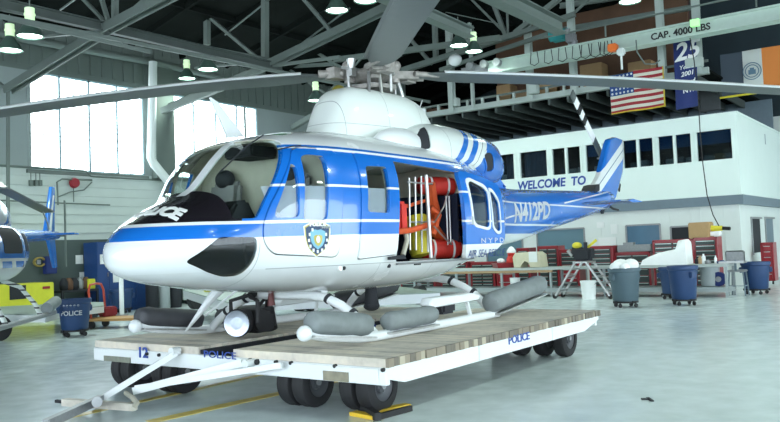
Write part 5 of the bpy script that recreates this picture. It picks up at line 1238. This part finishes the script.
# ---- things along the left wall
a, c = P(-30, 306, Y=19.6), P(54, 282, Y=19.6)
t = thing('equipment_crate', 'large yellow crate with a red sign and dark grille behind the left helicopter', 'crate', (a.x, 19.6, 0))
MB().box2((0, 0, .05), (c.x-a.x, 1.0, c.z)).bev(.02).obj('crate_body', 'yellowbox', t)
q = P(10, 300, Y=19.58); q2 = P(26, 285, Y=19.58); MB().box2((q.x-a.x, -.02, max(.1, q.z)), (q2.x-a.x, 0, q2.z)).obj('grille', 'dark', t)
q = P(43, 289, Y=19.58); q2 = P(50, 286, Y=19.58); MB().box2((q.x-a.x, -.02, q.z), (q2.x-a.x, 0, q2.z)).obj('red_sign', 'redpaint', t)
def wallbox(x0, y0_, x1, y1_, Y_, d, m_, name, label, cat, group=None, floor=False):
    a, c = P(x0, y1_, Y=Y_), P(x1, y0_, Y=Y_); z0 = 0 if floor else a.z
    o = MB().box2((0, 0, 0), (c.x-a.x, d, c.z-z0)); 
    if d > .05: o.bev(.015)
    o = o.obj(name, m_); o.location = (a.x, Y_, z0); return tag(o, label, cat, group)
Yw = 20.95
lab = ['left sheet of the pair pinned to the grey wall', 'right sheet of the pair pinned to the grey wall', 'single sheet pinned below the pair']
for (x0, y0_, x1, y1_), lb in zip(((76, 255, 83, 264), (84.5, 255.5, 90.5, 264), (80, 272, 85.5, 280.5)), lab): wallbox(x0, y0_, x1, y1_, Yw, .02, 'paper', 'pinned_notice', lb, 'notice', 'notices on the grey wall')
wallbox(92, 255, 98, 266, Yw, .03, 'brown', 'cork_board', 'small brown board pinned beside the paper sheets', 'board')
o = wallbox(46.5, 256, 57, 274, 20.7, .2, 'navy', 'hanging_coverall', 'blue garment hanging on the grey wall', 'garment')
t = thing('hose_coil', 'yellow-brown hose coil hanging on the grey wall', 'hose', P(39, 262, Y=20.85))
b = MB()
for k in range(3): b.tube([(.16*cos(a_), -.03*k, .12*sin(a_)) for a_ in [2*pi*j/20 for j in range(21)]], .022, 6)
b.obj('hose', mat('brown_yellow_hose', (.32, .24, .06), .6), t); MB().box((0, .03, 0), (.12, .06, .12)).obj('bracket', 'grey', t)
# lockers
for i, (x0, x1) in enumerate(((98, 109), (109, 123), (123, 136), (136, 150))):
    a, c = P(x0, 300, Y=20.2), P(x1, 241, Y=20.2)
    t = thing('steel_locker', ['blue steel locker nearest the brown board', 'blue steel locker second from the brown board', 'blue steel locker third from the brown board', 'blue steel locker farthest from the brown board'][i], 'locker', (a.x, 20.2, 0), group='blue lockers along the left wall')
    w_ = c.x-a.x; MB().box2((.01, .02, 0), (w_-.01, .68, 2.05)).obj('cabinet_body', 'navyl' if 'navyl' in A else A.setdefault('navyl', mat('locker_blue', (.012, .05, .18), .45, noise=.1)), t)
    dr = MB().box2((.03, 0, .08), (w_-.03, .02, 2.0)).bev(.004, 1).obj('door', A['navyl'], t); MB().box((w_-.08, -.02, 1.1), (.02, .03, .12)).obj('handle', 'chrome', dr)
    if i in (0, 1, 2, 3): MB().box((w_/2, -.005, [1.55, 1.0, 1.45, 1.25][i]), (.22, .008, .28)).obj('taped_sheet', 'paper', t)
t, _ = wheelie(122, 313, 289, 'binblue', 'dark blue barrel standing in front of the blue lockers', .30)
# shelf with clutter between crate and lockers
a = P(60, 300, Y=20.3)
t = thing('shelf_bench', 'low dark bench with clutter between the yellow crate and the lockers', 'bench', (a.x, 20.2, 0))
c = P(97, 300, Y=20.3); MB().box2((0, 0, .66), (c.x-a.x, .6, .72)).obj('worktop', 'dark', t); MB().box2((0, 0, .15), (c.x-a.x, .6, .2)).obj('lower_shelf', 'dark', t)
for x in (0, c.x-a.x-.06): MB().box2((x, 0, 0), (x+.06, .06, .66)).obj('leg', 'dark', t); MB().box2((x, .54, 0), (x+.06, .6, .66)).obj('leg', 'dark', t)
for i, (x, m_, r_) in enumerate(((64, 'dark', .12), (69, 'brown', .13), (74, 'dark', .14), (80, 'grey', .1), (86, 'brown', .12))):
    o = MB().lathe([(r_*.8, 0), (r_, .05), (r_, .22), (r_*.6, .3), (r_*.4, .34)], n=14).obj('can', m_); q = P(x, 290, Y=20.5); o.location = (q.x, 20.5, .722)
    tag(o, ['dark can nearest the yellow crate on the low bench', 'brown can second from the yellow crate', 'largest dark can on the low bench', 'grey can on the low bench', 'brown can nearest the lockers'][i], 'can', 'cans on the low bench')
o = MB().box((0, 0, .14), (.5, .35, .28)).bev(.02).obj('storage_box', 'yellowbox'); q = P(93, 290, Y=20.5); o.location = (q.x, 20.5, .722); tag(o, 'yellow box on the bench beside the lockers', 'box')
# red hand cart
q = P(97, 328, Z=0)
t = thing('platform_cart', 'wooden platform cart with a red tube handle near the left trailer', 'cart', (q.x, q.y, 0))
q1 = P(142, 327, Z=0)-q; L_ = q1.length; 
t.rotation_euler.z = atan2(q1.y, q1.x)
MB().box2((-.1, -.3, .17), (L_+.1, .45, .23)).bev(.01, 1).obj('platform', mat('orange_wood', (.50, .27, .09), .6, noise=.15), t)
A['redtube'] = mat('red_tube_paint', (.55, .07, .03), .4)
for y in (-.22, .38): MB().tube([(0, y, .2), (-.05, y, .85), (-.05, y*.75, .98), (-.05, y*.0+.08, 1.0)], .025, 8).obj('handle_tube', 'redtube', t)
for x in (0, L_):
    for y in (-.22, .36): MB().cyl((x, y-.03, .085), (x, y+.03, .085), .085, n=16).obj('caster', 'black', t)
o = MB().box((0, 0, .11), (.36, .26, .22)).bev(.03).obj('red_case', 'redpaint'); o.location = V(P(90, 312, Z=.25)) ; o.location = t.location+V((.35, .10, .232)); tag(o, 'red case sitting on the platform cart', 'case')
# white stanchion
q = P(122, 316, Z=0); zt = 1.75
t = thing('stanchion_pole', 'thin white pole standing behind the helicopter nose', 'pole', (q.x, q.y, 0))
MB().cyl((0, 0, 0), (0, 0, .04), .16, n=20).obj('base', 'grey', t); MB().cyl((0, 0, .04), (0, 0, zt), .06, n=14).obj('post', 'cloth', t)
# gas cylinder and clutter below the nose
for i, (x, m_, h_) in enumerate(((163.5, 'bench', 1.05), (152, 'dark', 1.2), (175, 'dark', .8))):
    q = P(x, 290, Y=19.5); o = MB().lathe([(.17, 0), (.19, .03), (.19, h_-.25), (.12, h_-.1), (.05, h_-.06), (.05, h_)], n=18).obj('gas_cylinder', m_); o.location = (q.x, 19.5, 0)
    tag(o, ['grey gas cylinder beside the blue lockers', 'dark gas cylinder touching the end of the lockers', 'short dark gas cylinder below the helicopter nose'][i], 'gas cylinder', 'gas cylinders by the lockers')
for i, (x, w_, h_, m_, z) in enumerate(((197, .36, .8, 'dark', 0), (205, .6, .9, 'brown', 0), (232, 1.2, .8, 'dark', 0), (262, 1.0, .9, 'bench', 0), (290, 1.1, .7, 'dark', 0), (320, 1.0, .9, 'corr', 0))):
    q = P(x, 300, Y=20); o = MB().box2((0, 0, 0), (w_, .7, h_)).bev(.02).box2((.1, .1, h_), (w_*.5, .5, h_+.2)).obj('steel_cabinet', m_); o.location = (q.x, 19.9, 0)
    tag(o, ['low dark cabinet by the wall nearest the lockers', 'brown cabinet by the wall below the helicopter nose', 'wide dark cabinet behind the searchlight', 'grey cabinet behind the searchlight along the wall', 'dark cabinet seen beneath the helicopter belly', 'grey cabinet seen beneath the belly, farthest along the wall'][i], 'cabinet', 'cabinets along the left wall')
q = P(209, 286, Z=.66); o = MB().box((0, 0, .12), (.3, .3, .24)).bev(.02).obj('tool_case', 'yellowbox'); o.location = P(212, 291.5, Z=.662); tag(o, 'small yellow case on the platform beneath the nose', 'case')

o = MB().box((0, 0, .006), (.16, .03, .012)).box((.03, .04, .006), (.05, .06, .012)).obj('floor_scrap', 'dark'); o.location = P(650, 400, Z=0); o.rotation_euler.z = .6; tag(o, 'small dark scrap lying alone on the bare floor', 'scrap')

# ================================================================== LIGHT
w = bpy.data.worlds.new('world'); sc.world = w; w.use_nodes = True
bg = w.node_tree.nodes['Background']; bg.inputs[0].default_value = (.80, .92, 1.0, 1); bg.inputs[1].default_value = 7.6
sc.view_settings.view_transform = 'Standard'; sc.view_settings.look = 'None'; sc.view_settings.gamma = 1
sc.view_settings.use_curve_mapping = False; sc.view_settings.exposure = 0.0
sc.cycles.max_bounces = 8; sc.cycles.diffuse_bounces = 4; sc.cycles.transparent_max_bounces = 16
sc.cycles.sample_clamp_indirect = 4; sc.cycles.use_denoising = True
LAMPGREEN = mat('lamp_glow', (.8, .9, .85), .4, emit=(.72, 1.0, .86), es=14)
A['bell'] = mat('lamp_bell_green', (.10, .17, .14), .35, .3)
def bay_lamp(x, y_, wpx, label, k, p=None, energy=350):
    if p is None: dist = F*.55/wpx; d = (fw + rt*((x-390)/F) + up*((211-y_)/F)); p = CP+d*dist
    t = thing('high_bay_lamp', label, 'lamp', p, group='bell lamps hanging from the roof')
    b = MB(); pr = [(.275, 0), (.285, .01), (.24, .10), (.16, .22), (.11, .30), (.09, .34), (.08, .34), (.10, .29), (.15, .21), (.225, .10), (.265, .0)]
    n = 24; rings = [[b.bm.verts.new((r_*cos(2*pi*j/n), r_*sin(2*pi*j/n), z)) for j in range(n)] for r_, z in pr]
    b.skin(rings, caps=False); b.obj('lamp_shade', 'bell', t)
    MB().lathe([(.02, .02), (.25, .03), (.25, .035), (.02, .04)], n=24).obj('bulb', LAMPGREEN, t)
    MB().cyl((0, 0, .34), (0, 0, .62), .10, n=12).cyl((0, 0, .46), (0, 0, .5), .115, n=12).obj('ballast', mat('ballast_cream', (.55, .60, .50), .5, emit=(.6, .9, .45), es=.7), t)
    MB().cyl((0, 0, .62), (0, 0, .85), .015, n=6).obj('hanger', 'steelgreen', t)
    ld = bpy.data.lights.new('lamp_light', 'SPOT'); ld.energy = energy; ld.color = (.82, 1, .90); ld.spot_size = R(150); ld.spot_blend = .6; ld.shadow_soft_size = .22
    lo = bpy.data.objects.new('lamp_light', ld); COL.objects.link(lo); lo.parent = t; lo.location = (0, 0, -.03)
LB = [(30, 37, 26, 'bell lamp nearest the top corner, second from the wall truss'), (10, 51, 24, 'bell lamp hanging lowest beside the nearest truss'), (187, 79, 17, 'bell lamp partly hidden by the rotor blade'),
      (208, 70, 20, 'bell lamp just above the rotor blade over the windows'), (337, 11, 23, 'bell lamp left of the raised rotor blade'), (366, 1, 24, 'bell lamp touching the top edge above the rotor'), (316, 101, 17, 'bell lamp just left of the rotor hub'),
      (459, 46, 19, 'green-tinted bell lamp of the pair right of the rotor blade'), (474, 52, 17.6, 'white bell lamp of the pair right of the rotor blade'), (630, 2, 22, 'bell lamp above the bridge crane')]
for i, (x, y_, w_, lb) in enumerate(LB): bay_lamp(x, y_, w_, lb, i)

# unseen lamps added over the open right half to brighten the floor
for i, (x, y) in enumerate(((4, -4), (11, -4), (18, -4), (25, -4), (4, -11), (11, -11), (18, -11), (25, -11))):
    bay_lamp(0, 0, 1, 'added unseen bell lamp brightening the floor in the open right half of the hangar', i, V((x, y, 9.2)), 1500)
